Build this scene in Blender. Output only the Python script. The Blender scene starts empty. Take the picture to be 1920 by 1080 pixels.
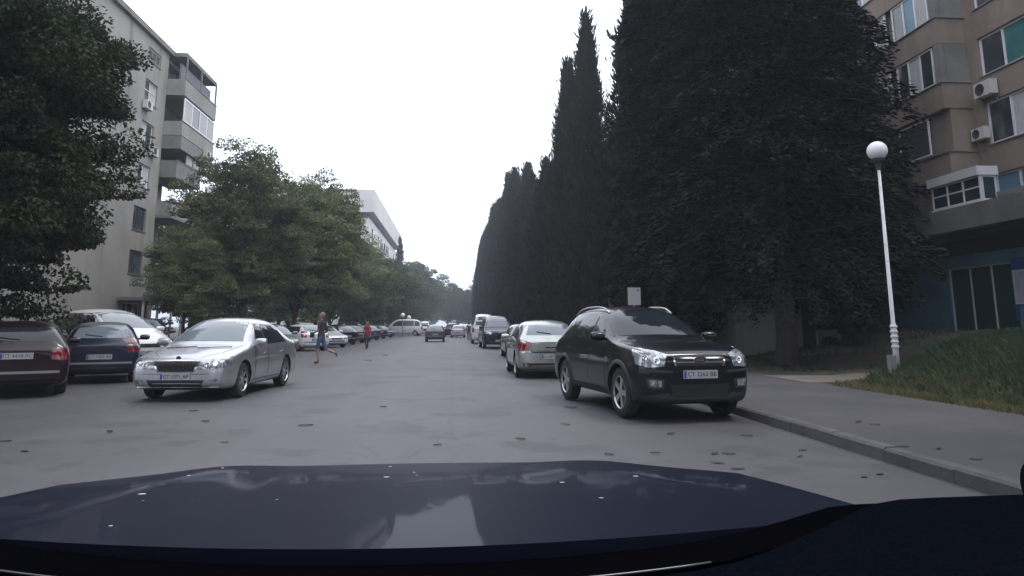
import bpy, bmesh, math, random
import numpy as np
from mathutils import Vector, Matrix
from mathutils.bvhtree import BVHTree

R = math.radians
SC = bpy.context.scene
COL = SC.collection

# ------------------------------------------------------------ camera
cam_d = bpy.data.cameras.new('camera')
cam = bpy.data.objects.new('camera', cam_d)
COL.objects.link(cam)
cam.location = (0, 0, 1.33)
cam.rotation_euler = (R(90 + 10), 0, R(-4.709))
cam_d.sensor_width = 36
cam_d.lens = 24.656
cam_d.shift_y = -0.0838
cam_d.clip_start = 0.05
cam_d.clip_end = 3000
SC.camera = cam

# ------------------------------------------------------------ world, sun, exposure
SUN_EL, SUN_AZ = 64.0, 100.0            # sun behind thin cloud, high and to the right of the road
W = bpy.data.worlds.new('World'); SC.world = W; W.use_nodes = True
nt = W.node_tree; nt.nodes.clear()
out = nt.nodes.new('ShaderNodeOutputWorld'); bg = nt.nodes.new('ShaderNodeBackground')
sky = nt.nodes.new('ShaderNodeTexSky'); sky.sky_type = 'NISHITA'; sky.sun_disc = False
sky.sun_elevation = R(SUN_EL); sky.sun_rotation = R(SUN_AZ); sky.air_density = 1.0; sky.dust_density = 2.0
tc = nt.nodes.new('ShaderNodeTexCoord'); mp = nt.nodes.new('ShaderNodeMapping'); mp.inputs['Scale'].default_value = (1, 1, 3.2)
nz = nt.nodes.new('ShaderNodeTexNoise'); nz.inputs['Scale'].default_value = 2.2; nz.inputs['Detail'].default_value = 5
cr = nt.nodes.new('ShaderNodeValToRGB')
cr.color_ramp.elements[0].position = 0.25; cr.color_ramp.elements[0].color = (11.4, 12.2, 14.2, 1)
cr.color_ramp.elements[1].position = 0.75; cr.color_ramp.elements[1].color = (14.0, 14.4, 15.4, 1)
mx = nt.nodes.new('ShaderNodeMixRGB'); mx.inputs[0].default_value = 0.9
nt.links.new(tc.outputs['Generated'], mp.inputs[0]); nt.links.new(mp.outputs[0], nz.inputs['Vector'])
nt.links.new(nz.outputs['Fac'], cr.inputs[0])
nt.links.new(sky.outputs[0], mx.inputs[1]); nt.links.new(cr.outputs[0], mx.inputs[2])
nt.links.new(mx.outputs[0], bg.inputs[0]); bg.inputs[1].default_value = 0.15
nt.links.new(bg.outputs[0], out.inputs[0])
sd = bpy.data.lights.new('sun', 'SUN'); sd.energy = 1.2; sd.angle = R(12); sd.color = (1, .96, .9)
sun = bpy.data.objects.new('sun', sd); COL.objects.link(sun)
sun.rotation_euler = (R(90 - SUN_EL), 0, R(180 - SUN_AZ))
SC.view_settings.view_transform = 'Standard'; SC.view_settings.look = 'None'
SC.view_settings.exposure = 0.0; SC.view_settings.gamma = 1.0; SC.view_settings.use_curve_mapping = False

# ------------------------------------------------------------ helpers
def tag(o, label=None, cat=None, group=None, kind=None):
    if label: o['label'] = label
    if cat: o['category'] = cat
    if group: o['group'] = group
    if kind: o['kind'] = kind
    return o

def link(name, mesh, parent=None, loc=None, mat=None):
    o = bpy.data.objects.new(name, mesh); COL.objects.link(o)
    if parent is not None: o.parent = parent
    if loc is not None: o.location = loc
    if mat is not None and mesh is not None and len(mesh.materials) == 0: mesh.materials.append(mat)
    return o

def empty(name, loc=(0, 0, 0), rz=0.0):
    o = bpy.data.objects.new(name, None); COL.objects.link(o)
    o.location = loc; o.rotation_euler = (0, 0, rz); o.empty_display_size = .3
    return o

def pydata(name, v, f, smooth=False, mats=()):
    me = bpy.data.meshes.new(name); me.from_pydata(v, [], f); me.update()
    if smooth: me.polygons.foreach_set('use_smooth', [True] * len(me.polygons))
    for m in mats: me.materials.append(m)
    return me

class MB:
    """collects solids of one mesh"""
    def __init__(s): s.v = []; s.f = []; s.m = []
    def add(s, v, f, mi=0):
        n = len(s.v); s.v += [tuple(p) for p in v]; s.f += [tuple(i + n for i in q) for q in f]; s.m += [mi] * len(f)
    def box(s, x0, y0, z0, x1, y1, z1, mi=0, M=None):
        v = [Vector(p) for p in ((x0, y0, z0), (x1, y0, z0), (x1, y1, z0), (x0, y1, z0), (x0, y0, z1), (x1, y0, z1), (x1, y1, z1), (x0, y1, z1))]
        if M is not None: v = [M @ p for p in v]
        s.add(v, [(0, 3, 2, 1), (4, 5, 6, 7), (0, 1, 5, 4), (1, 2, 6, 5), (2, 3, 7, 6), (3, 0, 4, 7)], mi)
    def tube(s, pts, rad, n=8, mi=0, cap=True):
        pts = [Vector(p) for p in pts]
        if not hasattr(rad, '__len__'): rad = [rad] * len(pts)
        rings = []
        for i, p in enumerate(pts):
            d = (pts[min(i + 1, len(pts) - 1)] - pts[max(i - 1, 0)]).normalized()
            a = d.orthogonal().normalized() if i == 0 else (pa - d * pa.dot(d)).normalized()
            pa = a; b = d.cross(a)
            rings.append([p + (a * math.cos(t) + b * math.sin(t)) * rad[i] for t in [2 * math.pi * k / n for k in range(n)]])
        v = [q for r in rings for q in r]; f = []
        for i in range(len(pts) - 1):
            for k in range(n):
                f.append((i * n + k, i * n + (k + 1) % n, (i + 1) * n + (k + 1) % n, (i + 1) * n + k))
        if cap: f.append(tuple(range(n - 1, -1, -1))); f.append(tuple((len(pts) - 1) * n + k for k in range(n)))
        s.add(v, f, mi)
    def lathe(s, prof, n=24, mi=0, M=None):
        """profile (r, h) turned about +z"""
        v = []; f = []
        for r, h in prof:
            for k in range(n):
                t = 2 * math.pi * k / n; v.append(Vector((r * math.cos(t), r * math.sin(t), h)))
        for i in range(len(prof) - 1):
            for k in range(n): f.append((i * n + k, i * n + (k + 1) % n, (i + 1) * n + (k + 1) % n, (i + 1) * n + k))
        if M is not None: v = [M @ p for p in v]
        s.add(v, f, mi)
    def prism(s, poly, z0, z1, M=None, mi=0):
        n = len(poly); v = [Vector((p[0], p[1], z0)) for p in poly] + [Vector((p[0], p[1], z1)) for p in poly]
        if M is not None: v = [M @ p for p in v]
        s.add(v, [tuple(range(n - 1, -1, -1)), tuple(range(n, 2 * n))] + [(i, (i + 1) % n, n + (i + 1) % n, n + i) for i in range(n)], mi)
    def mesh(s, name, mats=(), smooth=False, angle=None):
        me = pydata(name, s.v, s.f, smooth, mats)
        if len(mats) > 1: me.polygons.foreach_set('material_index', s.m)
        if angle: me.set_sharp_from_angle(angle=R(angle))
        return me
    def build(s, name, mat, parent=None, smooth=False, angle=None, loc=None):
        mats = mat if isinstance(mat, (list, tuple)) else (mat,)
        return link(name, s.mesh(name, mats, smooth, angle), parent, loc)

# ------------------------------------------------------------ materials
MATS = {}
def mat(name, col, rough=.6, metal=0.0, spec=.5, coat=0.0, noise=None, bump=0.0, bscale=40, emit=None, trans=0.0, var=0.0, coords='Object', flake=False):
    """noise = (scale, colour2, lo, hi) mixes a second colour by fractal noise"""
    if name in MATS: return MATS[name]
    m = bpy.data.materials.new(name); m.use_nodes = True; N = m.node_tree.nodes; L = m.node_tree.links
    b = N['Principled BSDF']; b.inputs['Base Color'].default_value = (*col, 1); b.inputs['Roughness'].default_value = rough
    b.inputs['Metallic'].default_value = metal; b.inputs['Specular IOR Level'].default_value = spec
    if coat: b.inputs['Coat Weight'].default_value = coat; b.inputs['Coat Roughness'].default_value = .04
    t = N.new('ShaderNodeTexCoord'); src = t.outputs[coords]
    cur = None
    if noise:
        for q in (noise if isinstance(noise, list) else [noise]):
            sc, c2, lo, hi = q[:4]
            n = N.new('ShaderNodeTexNoise'); n.inputs['Scale'].default_value = sc; n.inputs['Detail'].default_value = 6; n.inputs['Roughness'].default_value = .6
            if len(q) > 4:
                mpn = N.new('ShaderNodeMapping'); mpn.inputs['Scale'].default_value = q[4]; L.new(src, mpn.inputs[0]); L.new(mpn.outputs[0], n.inputs['Vector'])
            else: L.new(src, n.inputs['Vector'])
            r = N.new('ShaderNodeMapRange'); r.inputs[1].default_value = lo; r.inputs[2].default_value = hi; r.interpolation_type = 'SMOOTHSTEP'
            L.new(n.outputs['Fac'], r.inputs[0])
            x = N.new('ShaderNodeMixRGB'); L.new(r.outputs[0], x.inputs[0])
            if cur is None: x.inputs[1].default_value = (*col, 1)
            else: L.new(cur, x.inputs[1])
            x.inputs[2].default_value = (*c2, 1); cur = x.outputs[0]
    if var:
        oi = N.new('ShaderNodeObjectInfo'); hs = N.new('ShaderNodeHueSaturation')
        r1 = N.new('ShaderNodeMapRange'); r1.inputs[3].default_value = 1 - var; r1.inputs[4].default_value = 1 + var
        r2 = N.new('ShaderNodeMapRange'); r2.inputs[3].default_value = .5 - var * .06; r2.inputs[4].default_value = .5 + var * .06
        L.new(oi.outputs['Random'], r1.inputs[0]); L.new(oi.outputs['Random'], r2.inputs[0])
        L.new(r1.outputs[0], hs.inputs['Value']); L.new(r2.outputs[0], hs.inputs['Hue'])
        if cur is None: hs.inputs['Color'].default_value = (*col, 1)
        else: L.new(cur, hs.inputs['Color'])
        cur = hs.outputs[0]
    if cur is not None: L.new(cur, b.inputs['Base Color'])
    if bump:
        n = N.new('ShaderNodeTexNoise'); n.inputs['Scale'].default_value = bscale; n.inputs['Detail'].default_value = 5; L.new(src, n.inputs['Vector'])
        bp = N.new('ShaderNodeBump'); bp.inputs['Strength'].default_value = bump; bp.inputs['Distance'].default_value = .02
        L.new(n.outputs['Fac'], bp.inputs['Height']); L.new(bp.outputs[0], b.inputs['Normal'])
    if emit: b.inputs['Emission Color'].default_value = (*emit[0], 1); b.inputs['Emission Strength'].default_value = emit[1]
    if trans:
        tr = N.new('ShaderNodeBsdfTranslucent'); ms = N.new('ShaderNodeMixShader'); ms.inputs[0].default_value = trans
        if cur is not None: L.new(cur, tr.inputs[0])
        else: tr.inputs[0].default_value = (*col, 1)
        o = N['Material Output']; L.new(b.outputs[0], ms.inputs[1]); L.new(tr.outputs[0], ms.inputs[2]); L.new(ms.outputs[0], o.inputs[0])
    MATS[name] = m
    return m

def paint(name, col, metal=.0, rough=.3, coat=.8, spec=.5):
    c2 = tuple(c * .82 for c in col)
    return mat('paint_' + name, col, rough=rough, metal=metal, coat=coat, spec=spec, noise=(2.5, c2, .45, .7))

ASPH = mat('asphalt', (.082, .078, .086), .60, noise=[(.35, (.108, .101, .11), .4, .7), (.7, (.06, .057, .063), .52, .6), (2.6, (.062, .06, .066), .58, .75), (.9, (.115, .107, .118), .5, .8, (1, .06, 1)), (160, (.14, .132, .145), .5, .75)], bump=.35, bscale=220, spec=.5)
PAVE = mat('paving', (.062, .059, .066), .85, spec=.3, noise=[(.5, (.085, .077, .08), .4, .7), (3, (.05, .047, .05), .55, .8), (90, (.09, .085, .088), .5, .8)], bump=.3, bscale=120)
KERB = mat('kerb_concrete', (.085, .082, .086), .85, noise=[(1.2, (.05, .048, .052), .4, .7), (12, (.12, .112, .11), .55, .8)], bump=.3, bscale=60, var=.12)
EARTH = mat('earth', (.075, .062, .052), .95, noise=[(.25, (.045, .05, .03), .4, .65), (2.2, (.11, .09, .07), .55, .8)], bump=.6, bscale=25)
PATH = mat('dirt_path', (.15, .13, .11), .9, noise=[(1.1, (.1, .085, .07), .45, .7), (8, (.19, .165, .14), .5, .8)], bump=.4, bscale=40)
GRASSM = mat('grass_blade', (.03, .062, .03), .6, noise=[(.45, (.05, .08, .035), .45, .68), (2.0, (.035, .06, .02), .5, .75)], trans=.25)
DRYM = mat('dry_grass_blade', (.15, .135, .06), .7, noise=(1.5, (.1, .11, .04), .4, .7), trans=.2)
BARK = mat('bark', (.06, .045, .035), .9, noise=(6, (.03, .025, .02), .4, .7, (1, 1, .2)), bump=.8, bscale=14)
LEAFB = mat('broad_leaf', (.10, .13, .055), .7, spec=.25, noise=[(.35, (.20, .225, .105), .45, .7), (3, (.03, .045, .016), .5, .75)], trans=.22, var=.25)
LEAFB2 = mat('pale_broad_leaf', (.14, .165, .07), .7, spec=.25, noise=[(.4, (.24, .25, .12), .42, .7), (3, (.07, .09, .035), .5, .75)], trans=.25, var=.2)
LEAFD = mat('dark_broad_leaf', (.026, .038, .018), .75, spec=.2, noise=[(.45, (.075, .095, .038), .5, .75)], trans=.15, var=.15)
LEAFF = mat('far_leaf', (.07, .10, .04), .7, spec=.25, noise=[(.25, (.12, .15, .065), .45, .7)], trans=.2, var=.3)
CYP = mat('cypress_leaf', (.018, .021, .014), .8, spec=.2, noise=[(.8, (.034, .036, .022), .5, .75), (.3, (.012, .014, .011), .5, .8)], var=.2)
CON = mat('conifer_leaf', (.013, .016, .014), .8, spec=.15, noise=[(.45, (.034, .028, .018), .5, .72), (1.1, (.024, .034, .026), .55, .75), (2.5, (.01, .012, .011), .5, .7)], var=.15)
PLA = mat('beige_plaster', (.31, .295, .27), .9, noise=[(.12, (.22, .212, .20), .4, .65), (1.6, (.33, .31, .28), .55, .8), (.9, (.15, .145, .135), .5, .8, (1, 1, .1))], bump=.2, bscale=30)
PLAW = mat('white_plaster', (.62, .6, .58), .85, noise=[(.2, (.52, .5, .49), .4, .7)], bump=.1, bscale=20)
BROWN = mat('brown_render', (.25, .20, .165), .9, noise=[(1.2, (.085, .065, .05), .5, .8, (1, 1, .12)), (.6, (.19, .15, .12), .4, .7), (5, (.27, .21, .17), .55, .8)], bump=.25, bscale=40)
GREYC = mat('grey_concrete', (.2, .195, .19), .9, noise=[(.7, (.14, .135, .13), .4, .7)], bump=.25, bscale=30)
TEAL = mat('teal_render', (.09, .21, .27), .7, noise=[(.9, (.06, .15, .22), .4, .7)], bump=.15, bscale=30)
BLUEP = mat('blue_board', (.02, .09, .25), .5, noise=(2, (.015, .07, .19), .4, .7))
WFR = mat('white_frame', (.7, .7, .72), .4, noise=(4, (.55, .55, .56), .5, .8))
DFR = mat('dark_frame', (.05, .045, .045), .5)
CURT = mat('curtain', (.5, .5, .5), .8, noise=(9, (.32, .32, .33), .4, .7, (1, 6, .2)))
GLW = mat('window_glass', (.03, .04, .05), .05, spec=.8, noise=(.6, (.07, .085, .1), .45, .7))
GLT = mat('teal_glass', (.05, .16, .16), .08, spec=.7, noise=(.8, (.1, .24, .23), .45, .7))
GLB = mat('blue_blind', (.1, .22, .33), .4, noise=(3, (.16, .28, .36), .4, .7, (.3, .3, 6)))
METW = mat('white_metal', (.6, .6, .62), .4, noise=(7, (.42, .42, .43), .5, .75))
GLOBE = mat('opal_globe', (.8, .8, .82), .25, noise=(3, (.72, .72, .75), .5, .8))
METG = mat('grey_metal', (.25, .25, .26), .5, metal=.3, noise=(10, (.18, .18, .19), .5, .75))
ACW = mat('ac_plastic', (.55, .54, .52), .5, noise=(5, (.42, .41, .4), .5, .8))
ACD = mat('ac_fan', (.04, .04, .045), .6)
SIGNM = mat('sign_back', (.32, .31, .31), .6, metal=.2, noise=(9, (.24, .23, .23), .5, .8))
# car materials
def crack(m, strength=.75):
    """cracks, a lengthwise joint, oil stains and painted side darkening on the asphalt"""
    N = m.node_tree.nodes; L = m.node_tree.links; b = N['Principled BSDF']; src = b.inputs['Base Color'].links[0].from_socket
    t = N.new('ShaderNodeTexCoord'); n = N.new('ShaderNodeTexNoise'); n.inputs['Scale'].default_value = 1.4; n.inputs['Detail'].default_value = 4
    L.new(t.outputs['Object'], n.inputs['Vector'])
    va = N.new('ShaderNodeVectorMath'); va.operation = 'MULTIPLY_ADD'; va.inputs[1].default_value = (.9, .9, 0); L.new(n.outputs['Color'], va.inputs[0]); L.new(t.outputs['Object'], va.inputs[2])
    v = N.new('ShaderNodeTexVoronoi'); v.feature = 'DISTANCE_TO_EDGE'; v.inputs['Scale'].default_value = .38; L.new(va.outputs[0], v.inputs['Vector'])
    r = N.new('ShaderNodeMapRange'); r.inputs[1].default_value = .002; r.inputs[2].default_value = .010; r.inputs[3].default_value = 1; r.inputs[4].default_value = 0; L.new(v.outputs['Distance'], r.inputs[0])
    n2 = N.new('ShaderNodeTexNoise'); n2.inputs['Scale'].default_value = .22; L.new(t.outputs['Object'], n2.inputs['Vector'])
    r2 = N.new('ShaderNodeMapRange'); r2.inputs[1].default_value = .5; r2.inputs[2].default_value = .62; L.new(n2.outputs['Fac'], r2.inputs[0])
    mu = N.new('ShaderNodeMath'); mu.operation = 'MULTIPLY'; L.new(r.outputs[0], mu.inputs[0]); L.new(r2.outputs[0], mu.inputs[1])
    sx = N.new('ShaderNodeSeparateXYZ'); L.new(va.outputs[0], sx.inputs[0])
    j = N.new('ShaderNodeMath'); j.operation = 'MULTIPLY_ADD'; j.inputs[1].default_value = .5; j.inputs[2].default_value = -.25   # joint near x = 0
    sx0 = N.new('ShaderNodeSeparateXYZ'); L.new(t.outputs['Object'], sx0.inputs[0])
    L.new(n.outputs['Fac'], j.inputs[0]); a1 = N.new('ShaderNodeMath'); a1.operation = 'SUBTRACT'; L.new(sx0.outputs[0], a1.inputs[0]); L.new(j.outputs[0], a1.inputs[1])
    ab = N.new('ShaderNodeMath'); ab.operation = 'ABSOLUTE'; L.new(a1.outputs[0], ab.inputs[0])
    rj = N.new('ShaderNodeMapRange'); rj.inputs[1].default_value = .01; rj.inputs[2].default_value = .05; rj.inputs[3].default_value = .3; rj.inputs[4].default_value = 0; L.new(ab.outputs[0], rj.inputs[0])
    mxx = N.new('ShaderNodeMath'); mxx.operation = 'MAXIMUM'; L.new(mu.outputs[0], mxx.inputs[0]); L.new(rj.outputs[0], mxx.inputs[1])
    k = N.new('ShaderNodeMath'); k.operation = 'MULTIPLY'; k.inputs[1].default_value = strength; L.new(mxx.outputs[0], k.inputs[0])
    c = N.new('ShaderNodeMixRGB'); c.inputs[2].default_value = (.035, .033, .035, 1); L.new(k.outputs[0], c.inputs[0]); L.new(src, c.inputs[1])
    # oil stains with vignetting and tree shade painted as darkening away from the centre
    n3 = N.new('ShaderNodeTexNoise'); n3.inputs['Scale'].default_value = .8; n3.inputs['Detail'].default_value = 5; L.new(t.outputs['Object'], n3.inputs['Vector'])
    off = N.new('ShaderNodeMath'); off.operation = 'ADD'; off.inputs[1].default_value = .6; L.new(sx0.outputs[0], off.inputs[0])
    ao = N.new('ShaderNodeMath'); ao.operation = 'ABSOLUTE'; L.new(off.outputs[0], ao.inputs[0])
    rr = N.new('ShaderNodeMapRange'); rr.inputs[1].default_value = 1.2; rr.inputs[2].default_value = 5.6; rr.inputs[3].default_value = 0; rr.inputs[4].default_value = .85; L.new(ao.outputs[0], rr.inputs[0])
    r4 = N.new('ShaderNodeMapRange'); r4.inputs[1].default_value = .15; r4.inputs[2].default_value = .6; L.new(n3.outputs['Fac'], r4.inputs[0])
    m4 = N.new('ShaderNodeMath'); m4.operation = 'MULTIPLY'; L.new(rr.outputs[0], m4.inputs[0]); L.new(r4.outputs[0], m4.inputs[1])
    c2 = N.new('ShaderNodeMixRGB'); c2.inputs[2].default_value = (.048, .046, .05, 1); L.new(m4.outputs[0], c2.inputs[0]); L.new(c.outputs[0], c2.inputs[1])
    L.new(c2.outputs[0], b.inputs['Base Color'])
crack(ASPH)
CGL = mat('car_glass', (.016, .02, .026), .03, spec=.5)
CGLL = mat('car_glass_glare', (.14, .17, .19), .04, spec=.7, coat=.3)  # windscreen glare painted in as a paler base colour
BLK = mat('black_plastic', (.022, .022, .024), .55, noise=(8, (.03, .03, .032), .5, .8))
UND = mat('underbody', (.008, .008, .009), .9)
RUB = mat('tyre_rubber', (.02, .02, .021), .85, noise=(6, (.035, .033, .032), .5, .8))
RIM = mat('alloy', (.5, .5, .52), .28, metal=.85, noise=(8, (.36, .36, .37), .5, .8))
CHR = mat('chrome', (.75, .75, .77), .12, metal=1.0)
LENS = mat('lamp_lens', (.5, .52, .56), .14, metal=.5, coat=1.0, noise=[(7, (.12, .13, .15), .42, .6), (22, (.6, .62, .66), .55, .7)])
BULB = mat('lamp_reflector', (.8, .8, .82), .08, metal=.9)
TAIL = mat('tail_lens', (.17, .008, .016), .15, coat=1.0, noise=(18, (.16, .008, .012), .45, .7))
AMB = mat('amber_lens', (.5, .16, .02), .2, coat=.8)
PLT = mat('plate_white', (.38, .38, .4), .5)
INK = mat('plate_ink', (.012, .012, .015), .5)
PBL = mat('plate_blue', (.02, .05, .3), .4)
SEAM = mat('panel_gap', (.008, .008, .009), .8)

def grid(name, x0, x1, y0, y1, z, nx, ny, material, kind='structure', parent=None, ys=None, xs=None):
    xs = xs if xs is not None else [x0 + (x1 - x0) * i / nx for i in range(nx + 1)]
    ys = ys if ys is not None else [y0 + (y1 - y0) * i / ny for i in range(ny + 1)]
    zf = z if callable(z) else (lambda a, b: z)
    v = [(a, b, zf(a, b)) for b in ys for a in xs]; n = len(xs)
    f = [(j * n + i, j * n + i + 1, (j + 1) * n + i + 1, (j + 1) * n + i) for j in range(len(ys) - 1) for i in range(n - 1)]
    o = link(name, pydata(name, v, f, True, (material,)), parent)
    if parent is None: o['kind'] = kind
    return o

# ------------------------------------------------------------ ground, road, pavement
def sstep(a, b, x):
    t = min(1, max(0, (x - a) / (b - a))); return t * t * (3 - 2 * t)
def wob(x, y): return .5 * math.sin(x * 1.7 + y * .9) + .5 * math.sin(x * .6 - y * 2.1 + 1.3)
def gz(x, y):
    z = -.03
    if x > 7.9:
        nearbank = sstep(7.9, 10.6, x) * 1.02 * (1 - sstep(13.0, 15.2, y - .15 * (x - 8)))
        back = sstep(9, 19, x) * 1.05
        z = .11 + max(nearbank, back) + .07 * wob(x, y) * sstep(8, 9.5, x) + .03 * wob(x * 2.9, y * 2.3) * sstep(8, 9.5, x)
    if x < -12.0: z = .08 + .03 * wob(x, y)
    return z
xs = [-900, -400, -150, -60, -35, -25, -18, -14, -12.2, -11.9, -6, 0, 5, 7.85] + [7.95 + .35 * i for i in range(36)] + [22, 26, 35, 60, 150, 400, 900]
ys = [-300, -60, -20, -8] + [-4 + .8 * i for i in range(58)] + [45, 52, 60, 75, 100, 140, 200, 300, 450, 800, 1500]
grid('ground', 0, 0, 0, 0, gz, 0, 0, EARTH, xs=xs, ys=ys)
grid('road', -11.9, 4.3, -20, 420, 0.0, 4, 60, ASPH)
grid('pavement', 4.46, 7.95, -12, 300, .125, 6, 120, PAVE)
def pz(x, y): return gz(x, y) + .02
grid('dirt_path', 7.6, 15, 14.9, 17.1, lambda x, y: max(.133, gz(x, y) + .012), 30, 8, PATH)
# kerb of separate stones
def kerb(name, label, x0, x1, ya, yb, step, zt):
    root = empty(name, (0, 0, 0)); root['kind'] = 'structure'
    b = MB(); w = x1 - x0
    sec = [(0, -.05), (w, -.05), (w, zt), (.025 if x0 > 0 else 0, zt), (0, zt - .025)]
    M = Matrix(((1, 0, 0, 0), (0, 0, 1, 0), (0, 1, 0, 0), (0, 0, 0, 1)))
    b.prism(sec, 0, step - .015, M)
    me = b.mesh('kerbstone', (KERB,))
    rnd = random.Random(3); y = ya
    while y < yb:
        o = link('kerbstone', me, root, (x0 + rnd.uniform(-.008, .008), y, rnd.uniform(-.008, .004))); o.rotation_euler.z = rnd.uniform(-.004, .004)
        y += step
    return root
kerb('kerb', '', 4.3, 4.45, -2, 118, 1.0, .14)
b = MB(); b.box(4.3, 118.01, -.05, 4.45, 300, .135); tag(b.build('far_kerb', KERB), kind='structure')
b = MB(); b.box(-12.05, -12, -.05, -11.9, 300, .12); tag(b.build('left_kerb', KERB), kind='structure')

# hills / closing ground far off is hidden by trees
# ------------------------------------------------------------ grass on the bank (nobody could count it)
def blades(name, n, xr, yr, hgt, material, seed, cond=None):
    rg = np.random.default_rng(seed); V = []; cnt = 0
    x = rg.uniform(*xr, n * 2); y = rg.uniform(*yr, n * 2)
    keep = [i for i in range(n * 2) if cond is None or cond(x[i], y[i], rg)][:n]
    for i in keep:
        z = gz(x[i], y[i]) if x[i] > 7.95 else .125; h = hgt * rg.uniform(.5, 1.3); a = rg.uniform(0, 6.283); w = .008 + .006 * rg.random()
        ca, sa = math.cos(a), math.sin(a); lx, ly = rg.normal(0, .35 * h, 2)
        V += [(x[i] - ca * w, y[i] - sa * w, z - .01), (x[i] + ca * w, y[i] + sa * w, z - .01), (x[i] + lx * .4 + ca * w * .6, y[i] + ly * .4 + sa * w * .6, z + h * .65), (x[i] + lx, y[i] + ly, z + h)]
        cnt += 1
    F = [(4 * i, 4 * i + 1, 4 * i + 2, 4 * i + 3) for i in range(cnt)]
    return tag(link(name, pydata(name, V, F, False, (material,))), kind='stuff')
tag(blades('grass', 62000, (8.0, 15), (5.5, 17.2), .16, GRASSM, 5, lambda x, y, r: y - .15 * (x - 8) < 14.0 + .4 * math.sin(x * 3) and r.random() < .35 + .65 * sstep(8.2, 9.6, x)), 'green grass covering the bank beside the pavement', 'grass')
tag(blades('dry_grass', 15000, (7.75, 9.3), (5.5, 14.3), .11, DRYM, 6, lambda x, y, r: r.random() < 1.1 - abs(x - 8.4) * 1.1), 'yellowed dry grass along the foot of the bank', 'dry grass')
tag(blades('tall_weeds', 5000, (8.6, 15), (6, 14.2), .2, GRASSM, 12, lambda x, y, r: wob(x * 1.9, y * 1.3) > .25), 'taller tufts of coarse weeds on the grass bank', 'weeds')
tag(blades('weeds', 9000, (8.2, 18), (17, 45), .12, GRASSM, 7, lambda x, y, r: not (14.6 < y < 17.4) and wob(x * .7, y * .5) > -.2), 'sparse weeds growing on bare earth under the conifers', 'weeds')
tag(blades('verge_grass', 14000, (-17, -12.1), (14, 60), .12, GRASSM, 8, None), 'thin grass strip in front of the left apartment block', 'grass')
HAZE = True
# ------------------------------------------------------------ cars
def resamp(pl, n):
    pl = [Vector(p) for p in pl]
    if len(pl) == 1: return [pl[0]] * (n + 1)
    d = [0]
    for a, b_ in zip(pl, pl[1:]): d.append(d[-1] + (b_ - a).length)
    out = []
    for i in range(n + 1):
        t = d[-1] * i / n; k = 0
        while k < len(pl) - 2 and d[k + 1] < t: k += 1
        q = (t - d[k]) / max(1e-9, d[k + 1] - d[k]); out.append(pl[k].lerp(pl[k + 1], min(1, max(0, q))))
    return out

def patch(bvh, top, bot, dr, off=.004, nu=8, nv=5, th=.012, mirror=False):
    """a panel lying on the car's skin: the outline is given roughly in 3D and dropped on the skin along dr"""
    A = resamp(top, nu); B = resamp(bot, nu); dr = Vector(dr).normalized()
    V = []; Nn = []
    for j in range(nv + 1):
        for i in range(nu + 1):
            p = A[i].lerp(B[i], j / nv); h, nrm, _, _ = bvh.ray_cast(p - dr * 2.5, dr, 6)
            if h is None: h, nrm, _, _ = bvh.find_nearest(p)
            if nrm.dot(dr) > 0: nrm = -nrm
            V.append(h); Nn.append(nrm)
    # smooth the normals over the grid
    n1 = nu + 1
    out = []
    for k in range(len(V)):
        j, i = divmod(k, n1); s = Vector((0, 0, 0))
        for jj in (j - 1, j, j + 1):
            for ii in (i - 1, i, i + 1):
                if 0 <= jj <= nv and 0 <= ii < n1: s += Nn[jj * n1 + ii]
        out.append(s.normalized())
    v = [p + n * off for p, n in zip(V, out)]; f = []
    for j in range(nv):
        for i in range(nu): f.append((j * n1 + i, j * n1 + i + 1, (j + 1) * n1 + i + 1, (j + 1) * n1 + i))
    ring = [i for i in range(n1)] + [j * n1 + nu for j in range(1, nv + 1)] + [nv * n1 + i for i in range(nu - 1, -1, -1)] + [j * n1 for j in range(nv - 1, 0, -1)]
    base = len(v)
    for k in ring: v.append(V[k] + out[k] * (off - th))
    m = len(ring)
    for k in range(m): f.append((ring[(k + 1) % m], ring[k], base + k, base + (k + 1) % m))
    # facing
    nn = (v[1] - v[0]).cross(v[n1] - v[0])
    if nn.dot(out[0]) < 0: f = [tuple(reversed(q)) for q in f]
    if mirror:
        v = [Vector((p.x, -p.y, p.z)) for p in v]; f = [tuple(reversed(q)) for q in f]
    return v, f

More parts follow.
